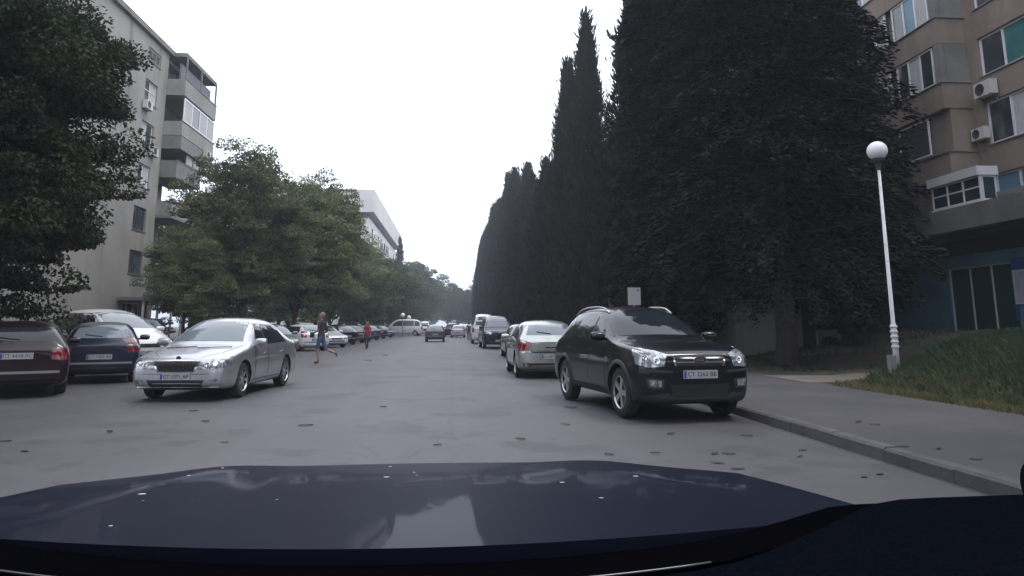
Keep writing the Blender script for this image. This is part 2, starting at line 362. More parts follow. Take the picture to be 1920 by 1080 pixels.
def shell(st, mats, arches, wr, creases=(.35, .2), lower_black=None, sub=2):
    """loft stations (x, zb, wl, wm, zbelt, wb, ze, wt, zt), subdivide, cut wheel arches"""
    ringn = 16; V = []; F = []
    for (x, zb, wl, wm, zb2, wb, ze, wt, zt) in st:
        half = [(0, zb), (wl * .8, zb), (wl, zb + .03), (wm, zb + (zb2 - zb) * .3), (wm * 1.0, zb + (zb2 - zb) * .72), (wb, zb2), (wt, ze), (wt * .62, ze + (zt - ze) * .75), (0, zt)]
        ring = half + [(-a, b) for a, b in reversed(half[1:-1])]
        V += [(x, a, b) for a, b in ring]
    n = len(st)
    for i in range(n - 1):
        for k in range(ringn): F.append((i * ringn + k, (i + 1) * ringn + k, (i + 1) * ringn + (k + 1) % ringn, i * ringn + (k + 1) % ringn))
    for i, rev in ((0, False), (n - 1, True)):                     # end caps of quads
        o = i * ringn
        caps = [(o + k, o + k + 1, o + 15 - k, o + (16 - k) % 16) for k in range(1, 7)] + [(o, o + 1, o + 15), (o + 7, o + 8, o + 9)]
        for q in caps: F.append(tuple(reversed(q)) if rev else q)
    me = pydata('body', V, F); bm = bmesh.new(); bm.from_mesh(me)
    bmesh.ops.recalc_face_normals(bm, faces=bm.faces)
    cl = bm.edges.layers.float.new('crease_edge')
    for e in bm.edges:
        a, b_ = [v.index for v in e.verts]
        ia, ka = divmod(a, ringn); ib, kb = divmod(b_, ringn)
        if ka == kb and ka in (5, 11): e[cl] = creases[0]
        if ka == kb and ka in (6, 10): e[cl] = creases[1]
        if ia == ib and ia in (0, n - 1): e[cl] = .25
        if ia == ib and ia == 4 and min(ka, kb) >= 5 and max(ka, kb) <= 11: e[cl] = .55
        if ia == ib and ia == n - 3 and min(ka, kb) >= 5 and max(ka, kb) <= 11: e[cl] = .3
    bm.to_mesh(me); bm.free()
    o = bpy.data.objects.new('tmp', me); COL.objects.link(o)
    s = o.modifiers.new('s', 'SUBSURF'); s.levels = s.render_levels = sub
    cb = MB(); wmax = max(q[3] for q in st)
    for ax in arches:
        for sd_ in (-1, 1):
            M = Matrix.Translation((ax, sd_ * (wmax - .10), wr)) @ Matrix.Rotation(R(90), 4, 'X')
            prof = [(wr + .055, -.16), (wr + .055, .25)] if sd_ < 0 else [(wr + .055, -.25), (wr + .055, .16)]
            nseg = 28; v = []; f = []
            for r_, h in prof:
                for k in range(nseg):
                    t = 2 * math.pi * (k + .37) / nseg; v.append(M @ Vector((r_ * math.cos(t), r_ * math.sin(t), h)))
            for k in range(nseg): f.append((k, (k + 1) % nseg, nseg + (k + 1) % nseg, nseg + k))
            f += [tuple(range(nseg - 1, -1, -1)), tuple(range(nseg, 2 * nseg))]
            cb.add(v, f)
    cme = cb.mesh('cut'); bm = bmesh.new(); bm.from_mesh(cme); bmesh.ops.recalc_face_normals(bm, faces=bm.faces); bm.to_mesh(cme); bm.free()
    co = bpy.data.objects.new('cut', cme); COL.objects.link(co)
    bo = o.modifiers.new('b', 'BOOLEAN'); bo.object = co; bo.operation = 'DIFFERENCE'; bo.solver = 'EXACT'
    dg = bpy.context.evaluated_depsgraph_get(); dg.update()
    res = bpy.data.meshes.new_from_object(o.evaluated_get(dg))
    s2 = o.modifiers.remove(bo); dg.update()
    solid = bpy.data.meshes.new_from_object(o.evaluated_get(dg))
    bpy.data.objects.remove(o); bpy.data.objects.remove(co)
    res.materials.clear()
    for m_ in mats: res.materials.append(m_)
    mi = []
    for p in res.polygons:
        c = p.center; dark = c.z < st[4][1] + .035
        for ax in arches:
            if math.hypot(c.x - ax, c.z - wr) < wr + .0505 and abs(c.y) > wmax - .42: dark = True
            if abs(math.hypot(c.x - ax, c.z - wr) - wr - .055) < .012 and abs(p.normal.y) < .3 and abs(c.y) > wmax - .45: dark = True
        if lower_black and c.z < lower_black: mi.append(2 if not dark else 1)
        else: mi.append(1 if dark else 0)
    res.polygons.foreach_set('material_index', mi); res.polygons.foreach_set('use_smooth', [True] * len(mi))
    res.set_sharp_from_angle(angle=R(38)); res.name = 'body'
    bvh = BVHTree.FromPolygons([v.co.copy() for v in solid.vertices], [tuple(p.vertices) for p in solid.polygons])
    return res, bvh

def stations(L, Wd, H, hn, hc, xc, xr, xrr, xt, tz, belt, gc=.19, rear_in=.0, hoodcurve=.03):
    w = Wd / 2; xf = L / 2; xb = -L / 2; xm = (xf - .3 + xc) / 2
    return [
        (xf, .33, .62 * w, .70 * w, hn - .15, .66 * w, hn - .11, .56 * w, hn - .09),
        (xf - .08, .24, .84 * w, .90 * w, hn - .05, .86 * w, hn - .02, .72 * w, hn + .01),
        (xf - .32, gc + .01, .93 * w, .985 * w, hn + .01, .93 * w, hn + .04, .80 * w, hn + .07),
        (xm, gc, .95 * w, w, (hn + belt) / 2 + .02, .945 * w, (hn + hc) / 2 + .02, .82 * w, (hn + hc) / 2 + .04 + hoodcurve),
        (xc, gc, .95 * w, w, belt, .945 * w, hc, .84 * w, hc + .035),
        (xr, gc, .95 * w, w, belt + .015, .945 * w, H - .10, .69 * w, H - .02),
        ((xr + xrr) / 2, gc, .95 * w, w, belt + .03, .945 * w, H - .07, .70 * w, H),
        (xrr, gc, .95 * w, w, belt + .045, .93 * w, H - .12, .66 * w, H - .045),
        (xt, gc + .02, .93 * w, .975 * w, min(belt + .05, tz - .05), .90 * w, tz, .74 * w, tz + .03),
        (xb + .07, gc + .06, .86 * w, .93 * w, min(belt + .02, tz - .09), .84 * w, tz - .04 - rear_in, .70 * w, tz - .02 - rear_in),
        (xb, gc + .14, .76 * w, .82 * w, min(belt - .05, tz - .16), .76 * w, tz - .11 - rear_in, .62 * w, tz - .10 - rear_in)]

def text_mesh(txt, size, depth, material):
    cu = bpy.data.curves.new('t', 'FONT'); cu.body = txt; cu.size = size; cu.extrude = depth; cu.align_x = 'CENTER'; cu.align_y = 'CENTER'
    o = bpy.data.objects.new('t', cu); COL.objects.link(o)
    dg = bpy.context.evaluated_depsgraph_get(); dg.update()
    me = bpy.data.meshes.new_from_object(o.evaluated_get(dg)); bpy.data.objects.remove(o)
    me.materials.clear(); me.materials.append(material); me.name = 'lettering'
    return me

def wheel_meshes(r, wd, spokes=5, style='alloy'):
    M = Matrix.Rotation(R(90), 4, 'X')      # local z -> -y
    t = MB(); rr = r * .66
    t.lathe([(rr, -wd / 2), (r * .90, -wd / 2), (r * .975, -wd / 2 + .018), (r, -wd / 2 + .05), (r, wd / 2 - .05), (r * .975, wd / 2 - .018), (r * .9, wd / 2), (rr, wd / 2), (rr - .01, wd / 2 - .03), (rr - .01, -wd / 2 + .03), (rr, -wd / 2)], 30, 0, M)
    tm = t.mesh('tyre', (RUB,), True, 35)
    q = MB()
    q.lathe([(rr + .002, wd / 2 - .004), (rr - .012, wd / 2 + .002), (rr - .022, wd / 2 - .012), (rr - .03, wd / 2 - .09), (.05, wd / 2 - .10)], 30, 1, M)
    q.lathe([(.0, wd / 2 - .012), (.055, wd / 2 - .014), (.062, wd / 2 - .03), (.062, wd / 2 - .09)], 16, 0, M)
    q.lathe([(rr + .003, wd / 2 - .002), (rr - .013, wd / 2 + .003), (rr - .024, wd / 2 - .014)], 30, 0, M)
    for k in range(spokes):
        a = 2 * math.pi * k / spokes; S = M @ Matrix.Rotation(a, 4, 'Z')
        wi, wo = (.033, .05) if spokes <= 6 else (.02, .026)
        q.add([S @ Vector(p) for p in ((.04, -wi, wd / 2 - .016), (.04, wi, wd / 2 - .016), (rr - .015, wo, wd / 2 - .012), (rr - .015, -wo, wd / 2 - .012), (.04, -wi, wd / 2 - .05), (.04, wi, wd / 2 - .05), (rr - .015, wo, wd / 2 - .05), (rr - .015, -wo, wd / 2 - .05))],
              [(0, 1, 2, 3), (0, 3, 7, 4), (1, 5, 6, 2), (3, 2, 6, 7), (0, 4, 5, 1)], 0)
    rm = q.mesh('rim', (RIM if style == 'alloy' else METG, UND), False)
    return tm, rm

class Model:
    def __init__(s): s.parts = []       # (name, mesh, parent index or None, matrix)
    def add(s, name, mesh, parent=None, M=None, label=None):
        s.parts.append((name, mesh, parent, M or Matrix(), label)); return len(s.parts) - 1

def car_model(spec):
    S = dict(L=4.2, W=1.74, H=1.45, hn=.74, hc=.94, xc=.95, xr=.25, xrr=-1.45, xt=-1.95, tz=.98, belt=.92, gc=.19, fa=None, ra=None, wr=.31, detail=1, doors=4,
             grille=None, rails=False, kind='hatch', plate_f='', plate_r='', glass=CGL, lower_black=None, spokes=5, rear_in=0, wiperrear=True)
    S.update(spec)
    L, H, W_ = S['L'], S['H'], S['W']; w = W_ / 2; xf = L / 2; xb = -L / 2
    fa = S['fa'] if S['fa'] is not None else xf - .86; ra = S['ra'] if S['ra'] is not None else fa - L * .605
    st = stations(L, W_, H, S['hn'], S['hc'], S['xc'], S['xr'], S['xrr'], S['xt'], S['tz'], S['belt'], S['gc'], S['rear_in'])
    if 'tweak' in S: st = S['tweak'](st)
    body, bvh = shell(st, [paint('base', (.3, .3, .3)), UND, BLK], (fa, ra), S['wr'], lower_black=S['lower_black'], sub=2)
    m = Model(); m.add('body', body)
    hi = S['detail'] > 1
    xc, xr, xrr, xt, belt, tz, hc, hn = S['xc'], S['xr'], S['xrr'], S['xt'], S['belt'], S['tz'], S['hc'], S['hn']
    def P(name, top, bot, dr, mt, both=False, off=.004, nu=8, nv=5, parent=None, th=.012, smooth=True, label=None):
        res = None
        for mir in ((False, True) if both else (False,)):
            v, f = patch(bvh, top, bot, dr, off, nu, nv, th, mir)
            me = pydata(name, v, f, smooth, (mt,)); 
            if smooth: me.set_sharp_from_angle(angle=R(40))
            k = m.add(name, me, parent, None, label); res = k if res is None else res
        return res
    SD = (0, -1, 0)    # from the left side inward (left is +y)
    # windscreen
    g = S['glass']; wb_, wt_ = .845 * w, .665 * w
    wsb, wst = hc + .045, H - .10
    def xs_(z): return xc + (xr - xc) * (z - hc) / (H - .07 - hc)
    tp = [(xs_(wst), y, wst + .012 * (1 - (y / wt_) ** 2)) for y in np.linspace(-wt_, wt_, 7)]
    bt = [(xs_(wsb) - .06, y, wsb + .02 * (1 - (y / wb_) ** 2)) for y in np.linspace(-wb_, wb_, 7)]
    wi = P('windscreen', tp, bt, (-1, 0, -.15), S.get('wglass', g), nu=14, nv=7)
    if hi:
        for s_, y0, y1 in ((0, .05, .62), (1, -.55, .0)):
            a = MB(); pts = []
            for q in np.linspace(0, 1, 6):
                y = y0 + (y1 - y0) * q; z = wsb + .03 + .03 * q
                h, nr, _, _ = bvh.ray_cast(Vector((xs_(z) + 2, y, z)), Vector((-1, 0, -.1)).normalized())
                pts.append(h + nr * .014)
            a.tube(pts, .008, 5); m.add('wiper', a.mesh('wiper', (BLK,)))
    # rear window
    if S['kind'] == 'van':
        rwt, rwb = H - .22, belt + .12
    else: rwt, rwb = H - .15, tz + .06
    def xr_(z): return xt + (xrr - xt) * (z - tz) / (H - .08 - tz)
    wrt = .58 * w if S['kind'] != 'van' else .66 * w; wrb = .70 * w
    tp = [(xr_(rwt), y, rwt) for y in np.linspace(-wrt, wrt, 5)]; bt = [(xr_(rwb), y, rwb + .01 * abs(y)) for y in np.linspace(-wrb, wrb, 5)]
    rwi = P('rear_window', tp, bt, (1, 0, -.05), S.get('rglass', g), nu=12, nv=5)
    if S['kind'] in ('hatch', 'suv', 'van') and S['wiperrear']:
        a = MB(); pts = []
        for q in np.linspace(0, 1, 5):
            y = -.02 + .36 * q; z = rwb + .03 + .05 * q
            h, nr, _, _ = bvh.ray_cast(Vector((-6, y, z)), Vector((1, 0, 0))); pts.append(h + nr * .015)
        a.tube(pts, .009, 5); m.add('rear_wiper', a.mesh('rear_wiper', (BLK,)))
    # side windows
    bz = belt + .045; tzz = H - .145
    xA0, xA1 = xc - .34, xr - .10
    def xA(z): return xA0 + (xA1 - xA0) * (z - bz) / (tzz - bz)
    if S['kind'] == 'sedan': xR0, xR1 = xrr - .12, xrr + .28
    elif S['kind'] == 'van': xR0, xR1 = xt + .32, xrr + .18
    else: xR0, xR1 = xt + .36, xrr + .16
    xm = (xA1 + xA0) / 2 * .32 + (xR0 + xR1) / 2 * .68 if S['doors'] == 2 else (fa + ra) / 2 - .02
    cuts = [(xA0, xA1, xm + .035, xm + .03)]
    if S['kind'] == 'panelvan': cuts = [(xA0, xA1, xA0 - .75, xA0 - .75)]
    elif S['doors'] == 4:
        xq = ra + .12
        if xR0 < xq - .25: cuts += [(xm - .035, xm - .03, xq + .03, xq + .06), (xq - .04, xq - .01, xR0, xR1)]
        else: cuts += [(xm - .035, xm - .03, xR0, xR1)]
    else: cuts += [(xm - .035, xm - .03, xR0, xR1)]
    for (a0, a1, b0, b1) in cuts:
        P('side_window', [(a1, w, tzz), (b1, w, tzz + (-.02 if b1 == xR1 else .0))], [(a0, w, bz), (b0, w, bz + .02)], SD, g, both=True, nu=8, nv=6)
    if S['kind'] != 'panelvan': P('window_pillar', [(xm + .03, w, tzz), (xm - .03, w, tzz)], [(xm + .035, w, bz), (xm - .035, w, bz)], SD, BLK, both=True, off=.003, nu=1, nv=4)
    # door gaps, handles
    def line(p, q, wd=.012, n=6):
        p, q = Vector(p), Vector(q); d = (q - p).normalized(); nn = Vector((-d.z, 0, d.x)) * wd / 2
        return [p + nn, q + nn], [p - nn, q - nn]
    zs = S['gc'] + .13
    lines = [((xA0 + .12, w, bz - .03), (xA0 + .14, w, zs)), ((xm, w, bz), (xm, w, zs)), ((xA0 + .14, w, zs), (xm, w, zs))]
    if S['doors'] == 4:
        lines += [((xm, w, zs), (ra + .42, w, zs)), ((ra + .10, w, bz), (ra + .22, w, .62)), ((ra + .22, w, .62), (ra + .42, w, zs))]
    for mir in (False, True):
        sb = MB()
        for l in lines:
            t_, b_ = line(*l)
            v, f = patch(bvh, t_, b_, SD, .0025, 7, 1, .006, mir); sb.add(v, f)
        m.add('door_gap', sb.mesh('door_gap', (SEAM,)))
    for hx in ([xm + .13] + ([ra + .30] if S['doors'] == 4 else [])):
        for sy in (1, -1):
            h, nr, _, _ = bvh.ray_cast(Vector((hx, 3, belt - .12)), Vector((0, -1, 0)))
            a = MB(); a.box(hx - .09, sy * (h.y + .005) - .018, belt - .135, hx + .09, sy * (h.y + .005) + .018, belt - .11)
            m.add('door_handle', a.mesh('door_handle', (S.get('handle', BLK),)))
    # mirrors
    for sy in (1, -1):
        a = MB(); mx_ = xA0 + .05; my = .93 * w
        prof = [(.02, -.10), (.075, -.085), (.09, -.03), (.09, .05), (.07, .1), (.02, .115)]
        M = Matrix.Translation((mx_ + .02, sy * (my + .13), bz + .055)) @ Matrix.Diagonal((.8, 1.15, .8, 1)) @ Matrix.Rotation(R(90), 4, 'X')
        a.lathe([(0, -.10)] + prof + [(0, .116)], 12, 0, M)
        a.box(mx_ - .02, min(sy * (my - .02), sy * (my + .08)), bz - .01, mx_ + .05, max(sy * (my - .02), sy * (my + .08)), bz + .035, 0)
        m.add('wing_mirror', a.mesh('wing_mirror', (S.get('mirror', paint('base', (.3, .3, .3))),), True, 40))
    # wheels
    tm, rm = wheel_meshes(S['wr'], .2, S['spokes'], S.get('rimstyle', 'alloy'))
    for ax in (fa, ra):
        for sy in (1, -1):
            M = Matrix.Translation((ax, sy * (w - .125), S['wr'])) @ (Matrix.Rotation(math.pi, 4, 'Z') if sy > 0 else Matrix())
            if ax == fa and S.get('steer'): M = M @ Matrix.Rotation(S['steer'], 4, 'Z')
            k = m.add('wheel', tm, None, M); m.add('rim', rm, k)
    # lights, grille, bumpers
    FD = (-1, 0, 0); BD = (1, 0, 0)
    if 'front' in S: S['front'](P, m, bvh, S)
    else:
        P('headlight', [(xf, .50 * w, hn - .06), (xf - .3, .93 * w, hn + .02)], [(xf, .52 * w, hn - .19), (xf - .2, .93 * w, hn - .13)], (-.8, -.6, 0), LENS, both=True, nu=6, nv=3)
        P('grille', [(xf, -.42 * w, hn - .1), (xf, .42 * w, hn - .1)], [(xf, -.38 * w, hn - .2), (xf, .38 * w, hn - .2)], FD, BLK, nu=6, nv=2)
        P('lower_grille', [(xf, -.55 * w, .44), (xf, .55 * w, .44)], [(xf, -.6 * w, .3), (xf, .6 * w, .3)], FD, BLK, nu=6, nv=2)
    if 'rear' in S: S['rear'](P, m, bvh, S)
    else:
        P('tail_light', [(xb + .02, .62 * w, belt - .03), (xb + .28, .93 * w, belt + .01)], [(xb + .02, .64 * w, belt - .2), (xb + .16, .93 * w, belt - .2)], (.8, -.6, 0), TAIL, both=True, nu=5, nv=3)
        P('bumper_strip', [(xb, -.72 * w, .50), (xb, .72 * w, .50)], [(xb, -.72 * w, .45), (xb, .72 * w, .45)], BD, BLK, nu=8, nv=1)
    # plates
    for txt, x, d, z in ((S['plate_f'], xf, -1, S.get('pzf', .47)), (S['plate_r'], xb, 1, S.get('pzr', .66))):
        if not txt: continue
        h, nr, _, _ = bvh.ray_cast(Vector((x - d * 2, 0, z)), Vector((d, 0, 0)))
        if h is None: continue
        a = MB(); a.box(-.26, -.056, -.006, .26, .056, .006, 0)
        a.box(-.252, -.048, .006, -.215, .048, .0075, 1)
        face = -d
        rot = Matrix(((0, 0, face, 0), (face, 0, 0, 0), (0, 1, 0, 0), (0, 0, 0, 1)))
        k = m.add('number_plate', a.mesh('number_plate', (PLT, PBL)), None, Matrix.Translation((h.x + face * .02, 0, z)) @ rot)
        tmx = text_mesh(txt, .088 if len(txt) > 8 else .1, .0015, INK)
        m.add('plate_lettering', tmx, k, Matrix.Translation((.02, 0, .0085)))
    if S['rails']:
        for sy in (1, -1):
            a = MB(); pts = []
            for q in np.linspace(0, 1, 9):
                x = xr - .12 + (xrr + .12 - xr + .12) * q; y = sy * .62 * w
                h, nr, _, _ = bvh.ray_cast(Vector((x, y, 4)), Vector((0, 0, -1)))
                pts.append(Vector((h.x, h.y, h.z + (.005 if q in (0, 1) else .05))))
            a.tube(pts, .016, 8); m.add('roof_rail', a.mesh('roof_rail', (METG if not S.get('railchrome') else RIM,), True))
    if 'extra' in S: S['extra'](P, m, bvh, S)
    return m

def place(model, name, x, y, deg, pm, label, group=None, z=0, cat='car', scale=1.0):
    root = empty(name, (x, y, z), R(deg)); tag(root, label, cat, group); root.scale = (scale,) * 3
    objs = []
    for (nm, me, par, M, lb) in model.parts:
        o = bpy.data.objects.new(nm, me); COL.objects.link(o)
        o.parent = root if par is None else objs[par]
        o.matrix_local = M
        if lb: o['label'] = lb
        if me.materials and me.materials[0] and me.materials[0].name.startswith('paint_base'):
            o.material_slots[0].link = 'OBJECT'; o.material_slots[0].material = pm
        objs.append(o)
    return root

# --- silver liftback (front seen)
def oct_front(P, m, bvh, S):
    xf = S['L'] / 2; w = S['W'] / 2; hn = S['hn']
    FD = (-1, 0, 0)
    P('grille_surround', [(xf, -.50 * w, .715), (xf, 0, .735), (xf, .47 * w, .715)], [(xf, -.36 * w, .515), (xf, 0, .505), (xf, .36 * w, .515)], FD, CHR, nu=14, nv=4, off=.003)
    gi = P('grille', [(xf, -.43 * w, .698), (xf, 0, .715), (xf, .43 * w, .698)], [(xf, -.335 * w, .535), (xf, 0, .525), (xf, .335 * w, .535)], FD, BLK, nu=14, nv=4, off=.008)
    for k in range(-7, 8):
        y = k * .043; a = MB(); pts = []
        for z in np.linspace(.705, .53, 5):
            h, nr, _, _ = bvh.ray_cast(Vector((xf + 2, y, z)), Vector((-1, 0, 0))); pts.append(h + Vector((.014, 0, 0)))
        a.tube(pts, .005, 4); m.add('slat', a.mesh('slat', (BLK,)), gi)
    h, nr, _, _ = bvh.ray_cast(Vector((xf + 2, 0, .755)), Vector((-1, 0, 0)))
    a = MB(); Mx = Matrix.Translation(h + Vector((.004, 0, 0))) @ Matrix.Rotation(R(80), 4, 'Y')
    a.lathe([(0, .012), (.03, .012), (.033, .006)], 20, 1, Mx); a.lathe([(.033, .004), (.036, .016), (.044, .016), (.047, .0), (.033, -.01)], 20, 0, Mx)
    m.add('badge', a.mesh('badge', (CHR, BLK), True, 40))
    # badge arrow
    k = P('headlight', [(xf, .44 * w, .70), (xf - .06, .62 * w, .735), (xf - .42, .95 * w, .79)], [(xf, .42 * w, .565), (xf - .05, .7 * w, .565), (xf - .30, .965 * w, .625)], (-.78, -.62, 0), LENS, both=True, nu=12, nv=5)
    for sy in (1, -1):
        for (yy, zz, r_) in ((.54, .64, .052), (.70, .66, .045)):
            d = Vector((-.78, -.62 * sy, 0)).normalized(); p = Vector((xf - .1, sy * yy * w, zz))
            h, nr, _, _ = bvh.ray_cast(p - d * 2, d)
            nr = nr if nr.dot(d) < 0 else -nr
            a = MB(); Mx = Matrix.Translation(h + nr * .006) @ nr.to_track_quat('Z', 'Y').to_matrix().to_4x4()
            a.lathe([(0, -.004), (r_ * .5, .0), (r_ * .9, .006), (r_, .002)], 16, 0, Mx)
            m.add('reflector', a.mesh('reflector', (BULB,), True), k + (0 if sy > 0 else 1))
    P('lower_grille', [(xf, -.56 * w, .385), (xf, .56 * w, .385)], [(xf, -.50 * w, .265), (xf, .50 * w, .265)], FD, BLK, nu=12, nv=3, off=.004)
    P('bumper_trim', [(xf, -.80 * w, .262), (xf, 0, .252), (xf, .80 * w, .262)], [(xf, -.80 * w, .242), (xf, 0, .234), (xf, .80 * w, .242)], FD, S['trimmat'], nu=14, nv=1, off=.010)
    P('fog_light', [(xf, .62 * w, .385), (xf - .08, .84 * w, .40)], [(xf, .62 * w, .315), (xf - .08, .82 * w, .33)], (-.85, -.5, 0), LENS, both=True, nu=5, nv=3)
    P('bumper_line', [(xf, -.86 * w, .497), (xf, 0, .487), (xf, .86 * w, .497)], [(xf, -.86 * w, .488), (xf, 0, .478), (xf, .86 * w, .488)], FD, SEAM, nu=14, nv=1, off=.002)
    # bonnet gap lines
    for mir in (False, True):
        sb = MB()
        pts = [(xf - .16, .43 * w, 2), (xf - .5, .70 * w, 2), (S['xc'] + .05, .82 * w, 2)]
        v, f = patch(bvh, pts, [(p[0], p[1] - .011, 2) for p in pts], (0, 0, -1), .002, 12, 1, .006, mir); sb.add(v, f)
        m.add('bonnet_gap', sb.mesh('bonnet_gap', (SEAM,)))
SILVER = paint('silver', (.52, .52, .56), metal=.8, rough=.34)
m_lift = car_model(dict(L=4.57, W=1.80, H=1.52, hn=.76, hc=.97, xc=1.02, xr=.34, xrr=-1.22, xt=-1.98, tz=1.03, belt=.915, gc=.17, fa=1.36, ra=-1.22, wr=.325, detail=2, kind='sedan',
    plate_f='CT 1071 AP', pzf=.445, front=oct_front, trimmat=CHR, spokes=7, handle=paint('base', (.3, .3, .3)), wglass=CGLL))

# --- black sport utility vehicle (front seen)
def kia_front(P, m, bvh, S):
    xf = S['L'] / 2; w = S['W'] / 2; FD = (-1, 0, 0)
    gi = P('grille', [(xf, -.44 * w, .925), (xf, 0, .935), (xf, .44 * w, .925)], [(xf, -.40 * w, .785), (xf, 0, .775), (xf, .40 * w, .785)], FD, BLK, nu=12, nv=4, off=.005)
    for z0 in (.898, .842):
        P('chrome_bar', [(xf, -.42 * w, z0), (xf, .42 * w, z0)], [(xf, -.42 * w, z0 - .022), (xf, .42 * w, z0 - .022)], FD, CHR, nu=12, nv=1, off=.016, parent=gi, th=.014)
    for sy in (1, -1):
        P('grille_end', [(xf, sy * .425 * w, .93), (xf, sy * .46 * w, .93)], [(xf, sy * .39 * w, .78), (xf, sy * .42 * w, .775)], FD, CHR, nu=1, nv=4, off=.012, parent=gi)
    h, nr, _, _ = bvh.ray_cast(Vector((xf + 2, 0, .86)), Vector((-1, 0, 0)))
    a = MB(); Mx = Matrix.Translation(h + Vector((.022, 0, 0))) @ Matrix.Rotation(R(90), 4, 'Y') @ Matrix.Diagonal((.46, 1, 1, 1))
    a.lathe([(0, .004), (.098, .004), (.10, -.015)], 26, 1, Mx); a.lathe([(.088, .004), (.092, .014), (.104, .014), (.11, -.01)], 26, 0, Mx)
    bi = m.add('badge', a.mesh('badge', (CHR, BLK), True, 40))
    rot = Matrix(((0, 0, 1, 0), (1, 0, 0, 0), (0, 1, 0, 0), (0, 0, 0, 1)))
    m.add('badge_lettering', text_mesh('KIA', .075, .003, CHR), bi, Matrix.Translation(h + Vector((.029, 0, 0))) @ rot)
    k = P('headlight', [(xf, .56 * w, .935), (xf - .08, .72 * w, .985), (xf - .40, .965 * w, 1.03)], [(xf, .60 * w, .775), (xf - .1, .80 * w, .76), (xf - .24, .965 * w, .80)], (-.76, -.65, 0), LENS, both=True, nu=12, nv=6)
    for sy in (1, -1):
        for (yy, zz, r_, dx) in ((.68, .85, .058, .05), (.83, .875, .058, .14)):
            d = Vector((-.76, -.65 * sy, 0)).normalized(); p = Vector((xf - dx, sy * yy * w, zz))
            h, nr, _, _ = bvh.ray_cast(p - d * 2, d); nr = nr if nr.dot(d) < 0 else -nr
            a = MB(); Mx = Matrix.Translation(h + nr * .006) @ nr.to_track_quat('Z', 'Y').to_matrix().to_4x4()
            a.lathe([(0, -.004), (r_ * .5, .0), (r_ * .9, .006), (r_, .002)], 16, 0, Mx); m.add('reflector', a.mesh('reflector', (BULB,), True), k + (0 if sy > 0 else 1))
    P('bumper_ledge', [(xf, .46 * w, .715), (xf - .1, .93 * w, .74)], [(xf, .46 * w, .685), (xf - .1, .93 * w, .705)], (-.9, -.4, 0), BLK, both=True, nu=8, nv=1, off=.022, th=.03)
    P('lower_grille', [(xf, -.5 * w, .53), (xf, .5 * w, .53)], [(xf, -.46 * w, .36), (xf, .46 * w, .36)], FD, SEAM, nu=10, nv=3, off=.004)
    P('fog_light_housing', [(xf, .60 * w, .60), (xf - .12, .84 * w, .62)], [(xf, .62 * w, .47), (xf - .1, .82 * w, .48)], (-.8, -.6, 0), BLK, both=True, nu=5, nv=3, off=.006)
    P('fog_light', [(xf, .655 * w, .585), (xf - .1, .785 * w, .595)], [(xf, .665 * w, .50), (xf - .1, .775 * w, .505)], (-.8, -.6, 0), LENS, both=True, nu=5, nv=3, off=.014)
    for mir in (False, True):
        sb = MB()
        pts = [(xf - .10, .46 * w, 2), (xf - .45, .70 * w, 2), (S['xc'] + .08, .80 * w, 2)]
        v, f = patch(bvh, pts, [(p[0], p[1] - .011, 2) for p in pts], (0, 0, -1), .002, 12, 1, .006, mir); sb.add(v, f)
        m.add('bonnet_gap', sb.mesh('bonnet_gap', (SEAM,)))
    P('side_repeater', [(1.33 - .52, w, .86), (1.33 - .46, w, .86)], [(1.33 - .52, w, .835), (1.33 - .46, w, .835)], (0, -1, 0), LENS, both=True, nu=2, nv=1, off=.012)
def kia_extra(P, m, bvh, S):
    # plastic lip round every wheel opening
    w = S['W'] / 2
    for ax in (1.33, -1.30):
        for sy in (1, -1):
            v = []; f = []; n = 22; r0, r1 = S['wr'] + .05, S['wr'] + .11
            for k in range(n + 1):
                t = R(-12) + R(204) * k / n
                for rr_, dy in ((r0, .014), (r1, .010), (r1 + .01, -.02)):
                    x, z = ax + rr_ * math.cos(t), S['wr'] + rr_ * math.sin(t)
                    z = max(z, S['gc'] + .04)
                    h, nr, _, _ = bvh.ray_cast(Vector((x, 3, max(z, S['gc'] + .08))), Vector((0, -1, 0)))
                    v.append(Vector((x, sy * (h.y + dy), z)))
            for k in range(n):
                for j in range(2):
                    q = (3 * k + j, 3 * k + j + 1, 3 * k + 4 + j, 3 * k + 3 + j); f.append(q if sy > 0 else tuple(reversed(q)))
            m.add('arch_trim', pydata('arch_trim', v, f, True, (BLK,)))
    a = MB(); h, nr, _, _ = bvh.ray_cast(Vector((-1.2, .0, 4)), Vector((0, 0, -1)))
    a.tube([h, h + Vector((-.12, 0, .22))], [.008, .004], 6); m.add('aerial', a.mesh('aerial', (BLK,)))
BLACKP = paint('black', (.008, .008, .012), metal=.0, rough=.3, coat=.7, spec=.15)
m_suv = car_model(dict(L=4.32, W=1.80, H=1.69, hn=.99, hc=1.12, xc=.98, xr=.30, xrr=-1.62, xt=-2.02, tz=1.10, belt=1.07, gc=.25, fa=1.33, ra=-1.30, wr=.365, detail=2, kind='suv',
    plate_f='CT 2262 BB', pzf=.665, front=kia_front, rails=True, railchrome=True, extra=kia_extra, lower_black=.40, spokes=5, wglass=CGL))

